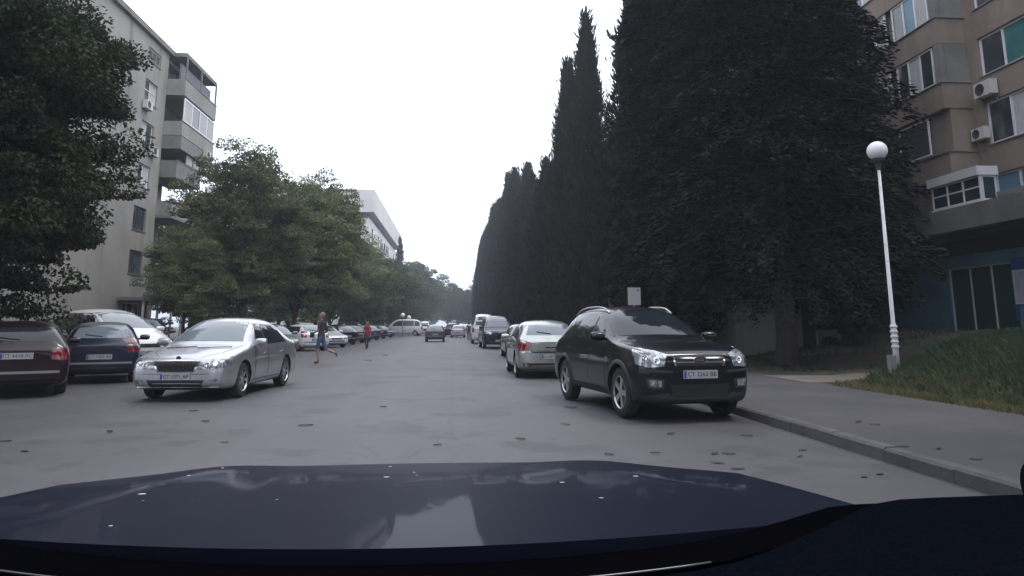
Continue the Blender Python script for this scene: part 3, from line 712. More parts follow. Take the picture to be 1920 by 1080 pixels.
# --- silver hatchback seen from behind
def p307_rear(P, m, bvh, S):
    xb = -S['L'] / 2; w = S['W'] / 2; BD = (1, 0, 0)
    P('tail_light', [(xb + .03, .50 * w, .90), (xb + .1, .80 * w, .965), (xb + .34, .95 * w, 1.0)], [(xb + .03, .62 * w, .72), (xb + .08, .82 * w, .70), (xb + .16, .95 * w, .71)], (.75, -.66, 0), TAIL, both=True, nu=8, nv=4)
    P('bumper_strip', [(xb, -.86 * w, .685), (xb, .86 * w, .685)], [(xb, -.86 * w, .655), (xb, .86 * w, .655)], BD, S['trimmat'], nu=10, nv=1, off=.012)
    P('lower_bumper', [(xb, -.82 * w, .40), (xb, .82 * w, .40)], [(xb, -.80 * w, .30), (xb, .80 * w, .30)], BD, BLK, nu=10, nv=2, off=.006)
    P('tailgate_handle', [(xb, -.14, .80), (xb, .14, .80)], [(xb, -.14, .775), (xb, .14, .775)], BD, CHR, nu=3, nv=1, off=.014)
    sb = MB()
    for l in (((xb, -.60 * w, .70), (xb, -.46 * w, .94)), ((xb, .60 * w, .70), (xb, .46 * w, .94)), ((xb, -.60 * w, .70), (xb, .60 * w, .70))):
        p, q = Vector(l[0]), Vector(l[1]); d = (q - p).normalized(); nn = Vector((0, -d.z, d.y)) * .006
        v, f = patch(bvh, [p + nn, q + nn], [p - nn, q - nn], BD, .002, 6, 1, .006); sb.add(v, f)
    m.add('tailgate_gap', sb.mesh('tailgate_gap', (SEAM,)))
m_hatch = car_model(dict(L=4.20, W=1.76, H=1.51, hn=.75, hc=1.0, xc=1.15, xr=.45, xrr=-1.55, xt=-1.93, tz=1.03, belt=.93, gc=.19, fa=1.27, ra=-1.34, wr=.325, detail=2, kind='hatch',
    plate_r='CA 8814 XA', pzr=.56, rear=p307_rear, trimmat=CHR, rails=False, rglass=CGLL))
# --- estate, small hatchbacks, saloon, people carrier, vans
def std_rear(zlo, zhi, zp=.66, yin=.62):
    def fn(P, m, bvh, S):
        xb = -S['L'] / 2; w = S['W'] / 2
        P('tail_light', [(xb + .02, yin * w, zhi - .02), (xb + .3, .93 * w, zhi)], [(xb + .02, yin * w, zlo), (xb + .18, .93 * w, zlo)], (.8, -.6, 0), TAIL, both=True, nu=6, nv=4)
        P('bumper_strip', [(xb, -.8 * w, .50), (xb, .8 * w, .50)], [(xb, -.8 * w, .455), (xb, .8 * w, .455)], (1, 0, 0), METG, nu=8, nv=1, off=.014)
        P('lower_bumper', [(xb, -.8 * w, .37), (xb, .8 * w, .37)], [(xb, -.78 * w, .28), (xb, .78 * w, .28)], (1, 0, 0), BLK, nu=8, nv=1)
    return fn
m_estate = car_model(dict(L=4.6, W=1.74, H=1.45, hn=.72, hc=.93, xc=.95, xr=.25, xrr=-1.95, xt=-2.2, tz=.98, belt=.91, fa=1.38, ra=-1.25, wr=.31, kind='hatch', plate_r='CT 4418 AC', pzr=.78, rear=std_rear(.70, .92)))
m_small = car_model(dict(L=3.95, W=1.70, H=1.45, hn=.74, hc=.95, xc=.95, xr=.32, xrr=-1.38, xt=-1.8, tz=.98, belt=.93, fa=1.16, ra=-1.32, wr=.30, kind='hatch', plate_r='CT 7305 AK', pzr=.62, rear=std_rear(.72, 1.05, yin=.66), rglass=CGLL))
m_small_f = car_model(dict(L=3.9, W=1.68, H=1.44, hn=.72, hc=.94, xc=.9, xr=.28, xrr=-1.38, xt=-1.78, tz=.97, belt=.91, fa=1.15, ra=-1.3, wr=.295, kind='hatch', plate_f='CT 5190 AM', doors=2, wglass=CGLL))
m_sedan = car_model(dict(L=4.45, W=1.73, H=1.42, hn=.70, hc=.91, xc=.85, xr=.1, xrr=-1.05, xt=-1.62, tz=.98, belt=.89, fa=1.36, ra=-1.26, wr=.31, kind='sedan', plate_r='CT 2967 AH', plate_f='CT 2967 AH', pzr=.72, rear=std_rear(.66, .88)))
m_mpv = car_model(dict(L=4.3, W=1.78, H=1.68, hn=.80, hc=1.05, xc=1.3, xr=.45, xrr=-1.75, xt=-2.02, tz=1.05, belt=1.0, fa=1.36, ra=-1.36, wr=.32, kind='suv', plate_f='CT 6021 BA', wglass=CGLL))
m_van = car_model(dict(L=4.9, W=1.9, H=1.98, hn=1.02, hc=1.2, xc=1.85, xr=1.25, xrr=-2.2, xt=-2.36, tz=1.15, belt=1.15, gc=.24, fa=1.62, ra=-1.45, wr=.34, kind='van', plate_f='CT 3350 BT', plate_r='CT 3350 BT', pzr=.7, rear=std_rear(.85, 1.25, yin=.8), wglass=CGLL))
m_pvan = car_model(dict(L=5.0, W=1.95, H=2.25, hn=1.05, hc=1.3, xc=1.85, xr=1.35, xrr=-2.25, xt=-2.4, tz=1.25, belt=1.25, gc=.24, fa=1.6, ra=-1.5, wr=.34, kind='van', plate_r='CT 1148 BP', pzr=.7, rear=std_rear(.85, 1.2, yin=.82)))

RED = paint('dark_red', (.014, .005, .009), coat=.5, spec=.2); NAVY = paint('navy', (.007, .010, .028), coat=.6, spec=.3)
WHITE = paint('white', (.62, .62, .64)); GREEN = paint('grey_green', (.10, .13, .12), metal=.3); SLATE = paint('slate', (.05, .055, .07), metal=.3)
DARK = paint('charcoal', (.025, .027, .03), metal=.2); SILV2 = paint('pale_silver', (.42, .44, .42), metal=.75); PBLU = paint('blue', (.03, .06, .18), metal=.3)
PINK = paint('light_grey', (.45, .43, .45), metal=.2); BLACK2 = paint('soft_black', (.018, .018, .02))

place(m_lift, 'moving_car', -4.72, 15.45, -94.1, SILVER, 'silver liftback driving towards the camera in the left lane')
place(m_suv, 'parked_car', 3.12, 11.95, -81.4, BLACKP, 'black sport utility vehicle with roof rails parked at the right kerb')
place(m_hatch, 'parked_car', 2.48, 20.2, 90.5, SILV2, 'silver hatchback seen from behind, parked behind the black utility vehicle')
place(m_estate, 'parked_car', 3.0, 30.5, 91, DARK, 'dark grey estate partly hidden behind the silver hatchback')
place(m_van, 'parked_van', 2.62, 44.2, -88, NAVY, 'dark blue minibus with pale windscreen parked on the right side', cat='van')
place(m_pvan, 'parked_van', 2.35, 56.0, 90, WHITE, 'tall white panel van parked beyond the dark blue minibus', cat='van')
place(m_small, 'moving_car', .55, 84, 90, PINK, 'pale grey hatchback far down the road in the right lane')
place(m_small_f, 'moving_car', -.15, 104, -90, WHITE, 'tiny white car furthest away, coming down the left lane')
place(m_small, 'moving_car', -1.55, 62, 91, DARK, 'charcoal hatchback driving away down the middle of the road')
place(m_mpv, 'parked_car', -.2, 92, 90, RED, 'small dark red car behind the far white car')
# left side, parked slantwise
place(m_estate, 'parked_car', -9.12, 16.0, 118, RED, 'dark red estate parked under the big tree at the left edge of view')
place(m_small, 'parked_car', -8.95, 19.2, 113, NAVY, 'dark blue hatchback with large pale rear window between red estate and silver liftback')
place(m_mpv, 'parked_car', -11.2, 24.2, -38, WHITE, 'white people carrier with its bonnet showing above the dark blue hatchback', scale=1.13)
place(m_mpv, 'parked_car', -13.4, 32.5, 108, SLATE, 'dark people carrier with pale roof edge behind the silver liftback')
place(m_small_f, 'parked_car', -8.55, 34.6, -62, GREEN, 'grey green hatchback right behind the tail of the silver liftback')
place(m_small, 'parked_car', -8.5, 40.5, 128, WHITE, 'white hatchback between the running man and the white saloon')
place(m_sedan, 'parked_car', -8.3, 46.6, -58, WHITE, 'white saloon parked beside the person in red')
k = 0
lab = ['dark blue hatchback just past the person in red', 'dark saloon second past the person in red', 'blue saloon third in the dark row past the person in red', 'slate hatchback fourth in the dark row past the person in red', 'navy saloon last but one before the white vans', 'dark hatchback with pale front end last before the white vans']
for (yy, mo, pm, dg_) in ((52.5, m_small, NAVY, 126), (57.5, m_sedan, SLATE, 130), (63, m_sedan, PBLU, 124), (69, m_small, SLATE, 128), (76, m_sedan, NAVY, 122), (84, m_small_f, PBLU, -50)):
    place(mo, 'parked_car', -8.6 + .1 * math.sin(yy), yy, dg_, pm, lab[k], 'cars in the dark row past the person in red'); k += 1
place(m_pvan, 'parked_van', -6.6, 97, 180, WHITE, 'white van standing across the far end of the left row', cat='van')
place(m_van, 'parked_van', -4.0, 101, 90, WHITE, 'white van seen from behind beside the crosswise white van', cat='van')
# ------------------------------------------------------------ the car the picture is taken from
OWNP = mat('paint_own_navy', (.009, .011, .022), rough=.5, metal=.0, coat=.17, spec=.02, noise=[(.9, (.012, .014, .026), .4, .7), (60, (.03, .032, .045), .66, .85)], bump=.012, bscale=3.5)
DASH = mat('dashboard_plastic', (.0035, .0045, .008), .9, spec=.0, noise=(180, (.002, .003, .005), .45, .65), bump=.3, bscale=300)
own = empty('car', (-.1, 1.5, 0)); tag(own, 'dark blue car seen from its own dashboard, bonnet across the foreground', 'car')
OX, OY = -.1, 1.5
def hood_z(x, y):        # x across from the car's middle, y ahead of the camera
    z = 1.052 - .066 * (y - .95) - .0225 * (y - .95) ** 2
    z -= .022 * (abs(x) / .85) ** 3.0
    z += .010 * math.exp(-((abs(x) - .50) / .13) ** 2) * sstep(1.0, 2.0, y)
    z -= .012 * math.exp(-((abs(x) - .30) / .05) ** 2) * 0
    z -= .9 * max(0, y - (2.10 - .16 * (x / .74) ** 2)) ** 1.7
    return z
def rear_y(x): return .85 + .42 * min(.66, abs(x - .05)) ** 2 + .05 * max(0, abs(x - .05) - .66)
nx, ny = 60, 40; v = []; f = []
for j in range(ny + 1):
    for i in range(nx + 1):
        x = -.85 + 1.70 * i / nx; y0 = rear_y(x) + .115; y1 = 2.24 - .17 * (x / .74) ** 2; y = y0 + (y1 - y0) * j / ny
        v.append((x, y - OY, hood_z(x, y)))
for j in range(ny):
    for i in range(nx): a = j * (nx + 1) + i; f.append((a, a + 1, a + nx + 2, a + nx + 1))
base = len(v); rim_ = list(range(nx + 1)) + [j * (nx + 1) + nx for j in range(1, ny + 1)] + [ny * (nx + 1) + i for i in range(nx - 1, -1, -1)] + [j * (nx + 1) for j in range(ny - 1, 0, -1)]
for k in rim_: p = v[k]; v.append((p[0], p[1], p[2] - .02))
for k in range(len(rim_)): f.append((rim_[(k + 1) % len(rim_)], rim_[k], base + k, base + (k + 1) % len(rim_)))
hood = link('bonnet', pydata('bonnet', v, f, True, (OWNP,)), own); hood.data.set_sharp_from_angle(angle=R(50))
for sy in (-1, 1):          # wings either side of the bonnet, down to the sill
    v = []; f = []; n = 30
    for j in range(n + 1):
        y = .98 + (2.18 - .98) * j / n; inx = sy * .857
        zt = hood_z(.857, max(y, .95)) - .002; cx = .06 * sstep(1.8, 2.18, y)
        for (dx, z) in ((0, zt - .02), (.003, zt), (.03, zt - .008), (.075 - cx, zt - .05), (.105 - cx, zt - .15), (.12 - cx, zt - .3), (.12 - cx, .45), (.09 - cx, .25)):
            v.append((inx + sy * dx, y - OY, z))
    for j in range(n):
        for i in range(7):
            a = j * 8 + i; q = (a, a + 1, a + 9, a + 8); f.append(q if sy < 0 else tuple(reversed(q)))
    link('wing', pydata('wing', v, f, True, (OWNP,)), own)
b = MB()                      # nose under the bonnet edge
pts = [(x, 2.18 - .17 * (x / .74) ** 2 - .1 * sstep(.80, .97, abs(x))) for x in np.linspace(-.95, .95, 17)]
v = []; f = []
for (x, y) in pts:
    for dz, dy in ((.78, -.06), (.70, .02), (.55, .07), (.35, .06), (.22, -.02)): v.append((x, y + dy - OY, dz))
for i in range(16):
    for j in range(4): a = i * 5 + j; f.append((a, a + 1, a + 6, a + 5))
link('front_bumper', pydata('front_bumper', v, f, True, (OWNP,)), own)
# scuttle between bonnet and windscreen, screen edge strip, wipers, dashboard
v = []; f = []; xs_ = np.linspace(-1.15, 1.15, 47)
for x in xs_:
    y = rear_y(x)
    u_ = .032 * sstep(.42, .8, abs(x + .02))
    for dy, z in ((.13, 1.025), (.11, 1.032 + u_ * .5), (.03, 1.030 + u_), (.0, 1.040 + u_)): v.append((x, y + dy - OY, z))
for i in range(46):
    for j in range(3): a = i * 4 + j; f.append((a, a + 4, a + 5, a + 1))
link('scuttle_panel', pydata('scuttle_panel', v, f, True, (mat('scuttle_plastic', (.002, .002, .003), .9, spec=.0),)), own)
EDG = mat('edge_chrome', (.2, .2, .22), .35, metal=.6)
b = MB(); b.tube([(x, rear_y(x) - OY - .004, 1.0435 + .045 * sstep(.42, .8, abs(x + .02))) for x in np.linspace(-.62, .42, 30)], .0012, 6); b.build('screen_edge_strip', EDG, own, True)
v = []; f = []
for x in np.linspace(-1.15, 1.15, 47):
    y = rear_y(x); u_ = .045 * sstep(.42, .8, abs(x + .02)) - .002
    for yy, z in ((y - .008, 1.040), (y - .03, 1.032), (y - .16, 1.020), (y - .30, 1.012), (y - .42, .99), (y - .47, .92), (y - .47, .7)): v.append((x, yy - OY, z + u_))
for i in range(46):
    for j in range(6): a = i * 7 + j; f.append((a, a + 7, a + 8, a + 1))
link('dashboard', pydata('dashboard', v, f, True, (DASH,)), own)
b = MB(); b.box(-.62, .1 - OY, 1.50, .62, .9 - OY - .7, 1.53); b.box(-.64, -1.9 - OY, 1.50, .64, .0999 - OY, 1.54); b.build('roof', OWNP, own)  # roof out of view, added to shade the dashboard and scuttle
b = MB(); M = Matrix.Translation((1.175, 1.17 - OY, 1.065)) @ Matrix.Diagonal((1, .5, .75, 1)) @ Matrix.Rotation(R(90), 4, 'Y')
b.lathe([(0, -.10), (.05, -.10), (.085, -.07), (.095, 0), (.085, .07), (.05, .10), (0, .10)], 20, 0, M)
b.box(.98, 1.12 - OY, .98, 1.10, 1.20 - OY, 1.02); b.build('wing_mirror', OWNP, own, True, 40)
# rain drops on the bonnet, standing in for drops on the windscreen
rnd = random.Random(11); b = MB()
for k in range(18):
    x = rnd.uniform(-.6, .62); y = rnd.uniform(1.15, 2.15); r_ = rnd.uniform(.002, .005); z = hood_z(x, y)
    M = Matrix.Translation((x, y - OY, z - .0005)) @ Matrix.Diagonal((rnd.uniform(1, 2.2), 1, .4, 1))
    b.lathe([(r_, 0), (r_ * .8, r_ * .55), (0, r_ * .8)], 8, 0, M)
o = b.build('rain_drops', mat('water', (.35, .36, .4), .05, spec=1, coat=1), own, True); o['kind'] = 'stuff'

# ------------------------------------------------------------ buildings
def wall_x(name, parent, xf, th, y0, y1, z0, z1, holes, material, side=1):
    """wall whose face is the plane x = xf (outer side towards side); holes (ya, yb, za, zb) are real openings"""
    ys_ = sorted({y0, y1, *[h[0] for h in holes], *[h[1] for h in holes]}); zs_ = sorted({z0, z1, *[h[2] for h in holes], *[h[3] for h in holes]})
    b = MB()
    for a, c in zip(ys_, ys_[1:]):
        run = None
        for d, e in zip(zs_, zs_[1:]):
            inside = any(h[0] - 1e-6 <= a and c <= h[1] + 1e-6 and h[2] - 1e-6 <= d and e <= h[3] + 1e-6 for h in holes)
            if not inside: b.box(min(xf, xf - side * th), a, d, max(xf, xf - side * th), c, e)
    bm = bmesh.new(); me = b.mesh(name, (material,)); bm.from_mesh(me)
    bmesh.ops.remove_doubles(bm, verts=bm.verts, dist=1e-4)
    # drop inner partition faces
    seen = {}
    for fc in bm.faces: seen.setdefault(tuple(sorted(v.index for v in fc.verts)), []).append(fc)
    bmesh.ops.delete(bm, geom=[q for l in seen.values() if len(l) > 1 for q in l], context='FACES_ONLY')
    bm.to_mesh(me); bm.free()
    return link(name, me, parent)

def window_x(parent, xf, y0, y1, z0, z1, side=1, panes=2, rec=.12, fr=WFR, gl=GLW, rail=False, sill=True, curtain=None, name='window', fw=.06):
    """a window in the plane x = xf; frame, panes and sill as separate meshes"""
    b = MB(); xa = xf - side * rec; xb_ = xa - side * .06; X0, X1 = min(xa, xb_), max(xa, xb_); g = .002
    b.box(X0, y0 + g, z0 + g, X1, y1 - g, z0 + fw); b.box(X0, y0 + g, z1 - fw, X1, y1 - g, z1 - g)
    ws = [y0 + g + (y1 - y0 - 2 * g - fw) * k / panes for k in range(panes + 1)]
    for yy in ws: b.box(X0, yy, z0 + fw, X1, yy + fw, z1 - fw)
    if rail:
        zm = z0 + (z1 - z0) * rail
        for a, c in zip(ws, ws[1:]): b.box(X0, a + fw, zm - .025, X1, c, zm + .025)
    w_ = b.build(name, fr, parent)
    for i, (a, c) in enumerate(zip(ws, ws[1:])):
        q = MB(); xg = xa - side * .035
        q.box(min(xg, xg - side * .01), a + fw - .004, z0 + fw - .004, max(xg, xg - side * .01), c + .004, z1 - fw + .004)
        q.build('pane', gl[i % len(gl)] if isinstance(gl, (list, tuple)) else gl, w_)
    if curtain:
        q = MB(); xc_ = xa - side * .09; q.box(min(xc_, xc_ - side * .01), y0 + .03, z0 + .04, max(xc_, xc_ - side * .01), y0 + (y1 - y0) * curtain, z1 - .03); q.build('curtain', CURT, w_)
    if sill:
        q = MB(); q.box(min(xf - side * rec, xf + side * .06), y0 - .05, z0 - .045, max(xf - side * rec, xf + side * .06), y1 + .05, z0 - .003); q.build('sill', GREYC, w_)
    return w_
def window_y(parent, yf, x0, x1, z0, z1, panes=2, fr=WFR, gl=GLW, rec=.1, name='window', rail=False, fw=.06):
    """window facing -y in plane y = yf"""
    b = MB(); ya = yf + rec; g = .002
    b.box(x0 + g, ya, z0 + g, x1 - g, ya + .06, z0 + fw); b.box(x0 + g, ya, z1 - fw, x1 - g, ya + .06, z1 - g)
    ws = [x0 + g + (x1 - x0 - 2 * g - fw) * k / panes for k in range(panes + 1)]
    for xx in ws: b.box(xx, ya, z0 + fw, xx + fw, ya + .06, z1 - fw)
    if rail:
        zm = z0 + (z1 - z0) * rail
        for a, c in zip(ws, ws[1:]): b.box(a + fw, ya, zm - .025, c, ya + .06, zm + .025)
    w_ = b.build(name, fr, parent)
    for i, (a, c) in enumerate(zip(ws, ws[1:])):
        q = MB(); q.box(a + fw - .004, ya + .03, z0 + fw - .004, c + .004, ya + .04, z1 - fw + .004); q.build('pane', gl[i % len(gl)] if isinstance(gl, (list, tuple)) else gl, w_)
    return w_
_ac = []
def ac_unit(x, y, z, deg, label, s=1.0, group='air conditioner units on facades'):
    """outdoor air conditioner; its back is on the wall, front towards local +x"""
    if not _ac:
        b = MB(); b.box(0.04, -.42, 0, .34, .42, .56); body = b.mesh('housing', (ACW,))
        g_ = MB(); M = Matrix.Translation((.342, -.12, .28)) @ Matrix.Rotation(R(90), 4, 'Y')
        g_.lathe([(0, .002), (.21, .002), (.225, .012), (.235, .0)], 20, 0, M)
        br = MB(); br.box(0, -.02, -.05, .36, .02, -.003); br.box(0, -.02, -.3, .03, .02, -.0501)
        _ac.extend([body, g_.mesh('fan_grille', (ACD,), True, 40), br.mesh('bracket', (METG,))])
    r_ = empty('air_conditioner', (x, y, z), R(deg)); tag(r_, label, 'air conditioner', group); r_.scale = (s, s, s)
    link('housing', _ac[0], r_); link('fan_grille', _ac[1], r_)
    for yy in (-.3, .3): link('bracket', _ac[2], r_, (0, yy, 0))
    return r_

# --- left apartment block, long plastered side wall along the street
LB = empty('apartment_block', (-19, 40, 0)); tag(LB, 'beige plastered apartment block with blank side wall and stacked balconies, left', 'building')
def rel(o, P_): o.location = Vector(o.location) - Vector(P_.location); return o
ORG = Vector((-19, 40, 0))
def at_root(root):
    """children were modelled in world coordinates: shift them into the root's frame"""
    for c in root.children:
        if c.get('_fixed'): continue
        c.location = Vector(c.location) - Vector(root.location)
Wc = [15.75, 12.95, 10.15, 7.35, 4.55]
holes = [(45.35, 47.35, 18.55, 19.45)] + [(45.35, 47.2, z, z + 1.5) for z in Wc] + [(36.7, 38.0, 13.1, 14.6)] + [(45.0, 47.6, .25, 2.75)]
wall_x('wall', LB, -19, .3, 18, 48.4, 0, 20.1, holes, PLA)
b = MB(); b.box(-31, 18, 0, -19.31, 18.3, 20.1); b.box(-31, 18.3, 0, -30.7, 52, 20.1); b.box(-30.7, 51.7, 0, -20.4, 52, 20.1); b.box(-30.69, 18.31, 19.8, -19.31, 51.69, 20.09); b.build('rear_wall', PLA, LB)
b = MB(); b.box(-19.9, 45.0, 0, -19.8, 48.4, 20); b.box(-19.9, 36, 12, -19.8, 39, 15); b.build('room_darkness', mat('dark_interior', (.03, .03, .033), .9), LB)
# cornice
b = MB(); b.box(-31.3, 17.7, 20.1, -18.75, 49.0, 20.45); b.build('roof_edge', GREYC, LB)
# attic vents, three narrow lights
window_x(LB, -19, 45.35, 47.35, 18.55, 19.45, panes=3, fr=GREYC, gl=ACD, fw=.2, rec=.05)
for i, z in enumerate(Wc):
    window_x(LB, -19, 45.35, 47.2, z, z + 1.5, panes=2, gl=[(GLW, CURT), (CURT, GLW), (GLW, CURT), (GLW, GLW), (GLW, GLW)][i], fr=WFR if i < 3 else DFR, rail=.55 if i == 0 else False)
window_x(LB, -19, 36.7, 38.0, 13.1, 14.6, panes=1, gl=CURT)
window_x(LB, -19, 45.0, 47.6, .25, 2.75, panes=3, fr=WFR, gl=GLW, rail=.3, name='entrance_window', sill=False)
b = MB(); b.box(-19.0 + .002, 44.2, 2.85, -17.4, 53.0, 3.05); b.build('porch_roof', GREYC, LB)
for yy in (44.5, 46.6, 48.8, 50.6): b = MB(); b.box(-17.62, yy, .08, -17.5, yy + .12, 2.848); b.build('porch_post', WFR, LB)
# balcony bay
b = MB(); b.box(-20.4, 48.41, 0, -20.1, 52, 13.2); b.box(-20.4, 48.41, 13.2, -20.1, 55.0, 20.1); b.box(-20.1, 48.41, 0, -19.0, 48.6, 20.1); b.box(-30, 52.01, 13.2, -20.4, 55, 20.1); b.build('recessed_wall', PLA, LB)
b = MB(); b.box(-20.39, 48.9, 20.11, -17.9, 55.2, 20.4); b.build('balcony_roof', GREYC, LB)
for i, (zb_, y1_, xo) in enumerate(((17.35, 55.0, -17.75), (14.3, 55.0, -17.75), (11.5, 53.2, -17.9), (8.7, 52.6, -18.0), (5.9, 52.2, -18.0))):
    bal = MB(); bal.box(-20.09, 48.62, zb_ - .95 if i == 1 else zb_ - .17, xo, y1_, zb_ - .0 if i != 1 else zb_ - .05); B_ = bal.build('balcony', GREYC if i else PLA, LB)
    q = MB(); q.box(xo - .1, 48.62, zb_ + .003, xo, y1_, zb_ + 1.0); q.box(-20.09, y1_ - .1, zb_ + .003, xo - .102, y1_, zb_ + 1.0); q.box(-19.0, 48.62, zb_ + .003, xo - .102, 48.72, zb_ + 1.0); q.build('parapet', PLA if i != 2 else GREYC, B_)
    q = MB(); q.box(xo - .14, 48.6, zb_ + 1.002, xo + .04, y1_ + .03, zb_ + 1.06); q.build('coping', GREYC, B_)
    if i == 0:
        for yy in (48.75, 51.6, 54.8): q = MB(); q.box(xo - .12, yy, zb_ + 1.062, xo - .02, yy + .12, 20.108); q.build('post', GREYC, B_)
        q = MB(); q.box(xo - .6, 48.9, zb_ + 1.1, xo - .5, 54.9, 19.6); q.build('screen', mat('grey_blind', (.13, .14, .16), .7), B_)
    if i in (1, 2):
        window_x(B_, xo, 48.8 if i == 1 else 50.2, y1_ - .1, zb_ + 1.065, zb_ + 2.75, panes=4 if i == 1 else 2, rec=.03, fr=WFR if i == 1 else DFR, gl=(CURT, GLW, CURT, CURT) if i == 1 else (CURT, GLW), sill=False, name='glazing', fw=.12)
at_root(LB)
LB.location.x -= 1.15
for i, (y, z, x_) in enumerate(((53.2, 13.75, -17.74), (45.5, 15.15, -18.99), (47.0, 12.4, -18.99))):
    ac_unit(x_ - 1.15, y, z, 0, ['air conditioner under the glazed balcony of the left block', 'air conditioner below the upper wall window of the left block', 'air conditioner beside the second wall window from the top, left block'][i])

# --- white building further along the left side
WB = empty('office_building', (-15.7, 150, 0)); tag(WB, 'white office building with flat parapet rising above the left trees', 'building')
b = MB(); b.box(-45, 130, 0, -15.7, 195, 20.9); b.build('wall', PLAW, WB)
b = MB(); b.box(-45.2, 129.2, 22.0, -14.9, 195.6, 26.2); b.build('roof_parapet', PLAW, WB)
b = MB(); b.box(-44.5, 130.6, 20.9, -16.4, 195, 22.0); b.build('window_band', DFR, WB)
for k in range(9):
    b = MB(); y = 132 + k * 7; b.box(-16.39, y, 20.92, -16.1, y + .5, 21.98); b.build('mullion', PLAW, WB)
for fl in range(4):
    for k in range(11):
        z = 17.6 - fl * 3.6; y = 134 + k * 5.4
        q = MB(); q.box(-15.69, y, z, -15.5, y + 2.6, z + 1.9); w_ = q.build('window', WFR if (k + fl) % 3 else GREYC, WB)
        q = MB(); q.box(-15.498, y + .15, z + .15, -15.46, y + 2.45, z + 1.75); q.build('pane', GLW, w_)
for (x0, x1) in ((-24.5, -22.3), (-21.5, -19.2), (-18.4, -17.2), (-28, -25.6)):
    q = MB(); q.box(x0, 129.7, 16.2, x1, 129.99, 20.4); w_ = q.build('window', DFR, WB); q = MB(); q.box(x0 + .12, 129.66, 16.3, x1 - .12, 129.698, 20.3); q.build('pane', GLW, w_)
at_root(WB)

# --- right apartment block
RB = empty('apartment_block', (19, 27, 1)); tag(RB, 'brown banded apartment block with white framed window bays, upper right', 'building')
XN, XF, YE = 20.2, 19.0, 24.9
nh = []; levels = [(10.8, 12.35), (8.1, 9.75), (5.95, 6.95), (13.55, 15.1), (16.3, 17.8)]
for (za, zb_) in levels: nh += [(12.2, 15.6, za, zb_), (16.6, 20.0, za, zb_), (20.9, 24.3, za, zb_)]
wall_x('wall', RB, XN, .3, 8, YE - .002, 4.6, 22, nh, BROWN, side=-1)
for i, (a, c, za, zb_) in enumerate(nh):
    teal = i // 3 in (0, 3); window_x(RB, XN, a, c, za, zb_, side=-1, panes=3, rec=.1, gl=(GLT, GLT, GLW) if teal else (GLB, GLB) if i // 3 == 2 else (GLW, CURT, GLW), rail=False, fw=.085)
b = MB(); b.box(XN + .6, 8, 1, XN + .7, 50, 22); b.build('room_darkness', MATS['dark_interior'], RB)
# protruding far part: parapet bands, window strips between them
b = MB(); b.box(XF + .25, YE, 4.6, 30, 50, 22); b.build('core_wall', BROWN, RB)
for i, (z0, z1) in enumerate(((6.98, 7.95), (9.72, 10.75), (12.4, 13.45), (15.1, 16.1), (17.8, 18.8), (20.5, 22))):
    b = MB(); b.box(XF, YE - .05, z0, XF + .249, 46, z1); b.box(XF + .25, YE - .05, z0, XN - .002, YE - .002, z1)
    b.build('parapet', BROWN, RB)
    b = MB(); b.box(XF - .06, YE - .12, z1 + .002, XN, YE + .05, z1 + .05); b.box(XF - .06, YE + .052, z1 + .002, XF + .25, 46, z1 + .05); b.build('coping', GREYC, RB)
    if z0 < 20:
        za, zb_ = z1 + .052, (8.0 + 1.72, 12.4, 15.1, 17.8, 20.5)[i] if i else 9.72
        if i == 0:      # dark recess with one white framed window
            window_x(RB, XF + .2, 26.0, 27.9, za + .1, zb_ - .1, side=-1, panes=1, rec=-.12, gl=ACD, sill=False); continue
        # corner pier, light render on its near face
        b = MB(); b.box(XF + .01, YE - .04, za, XF + .24, YE + .25, zb_ - .002); b.box(XF + .25, YE - .04, za, XN - .01, YE - .004, zb_ - .002); b.build('corner_pier', GREYC, RB)
        yy = YE + .4
        for j, wd in enumerate((2.3, 2.3, 2.3, 2.3, 2.3, 2.3)):
            window_x(RB, XF + .06, yy, yy + wd, za, zb_ - .003, side=-1, panes=3, rec=0, gl=[(GLW, GLB, CURT), (GLW, CURT, GLW), (CURT, GLB, GLW)][(j + i) % 3], sill=False, fw=.08)
            yy += wd + .45
# small glazed bay on the slab
q = MB(); q.box(XF - .55, 22.9, 6.62, XF + .249, 25.6, 6.95); B_ = q.build('bay_hood', WFR, RB)
q = MB(); q.box(XF - .5, 22.95, 5.56, XF + .249, 25.55, 5.72); q.build('bay_sill', WFR, RB)
window_x(RB, XF - .45, 22.95, 25.5, 5.722, 6.618, side=-1, panes=3, rec=0, rail=.55, sill=False, name='bay_window')
window_y(RB, 22.97, XF - .36, XF + .2, 5.722, 6.618, panes=1, rec=0, name='bay_window')
b = MB(); b.box(XF + .1, 8, 4.55, XF + .249, 22.9, 6.0); b.build('bay_backing', GREYC, RB)
b = MB(); b.box(XF - 1.0, 8, 4.72, XF + .098, 46, 5.55); b.build('canopy_slab', GREYC, RB)
b = MB(); b.box(XF - .6, 8, 4.5, XF + .098, 46, 4.718); b.build('canopy_soffit', mat('dark_soffit', (.07, .065, .065), .9), RB)
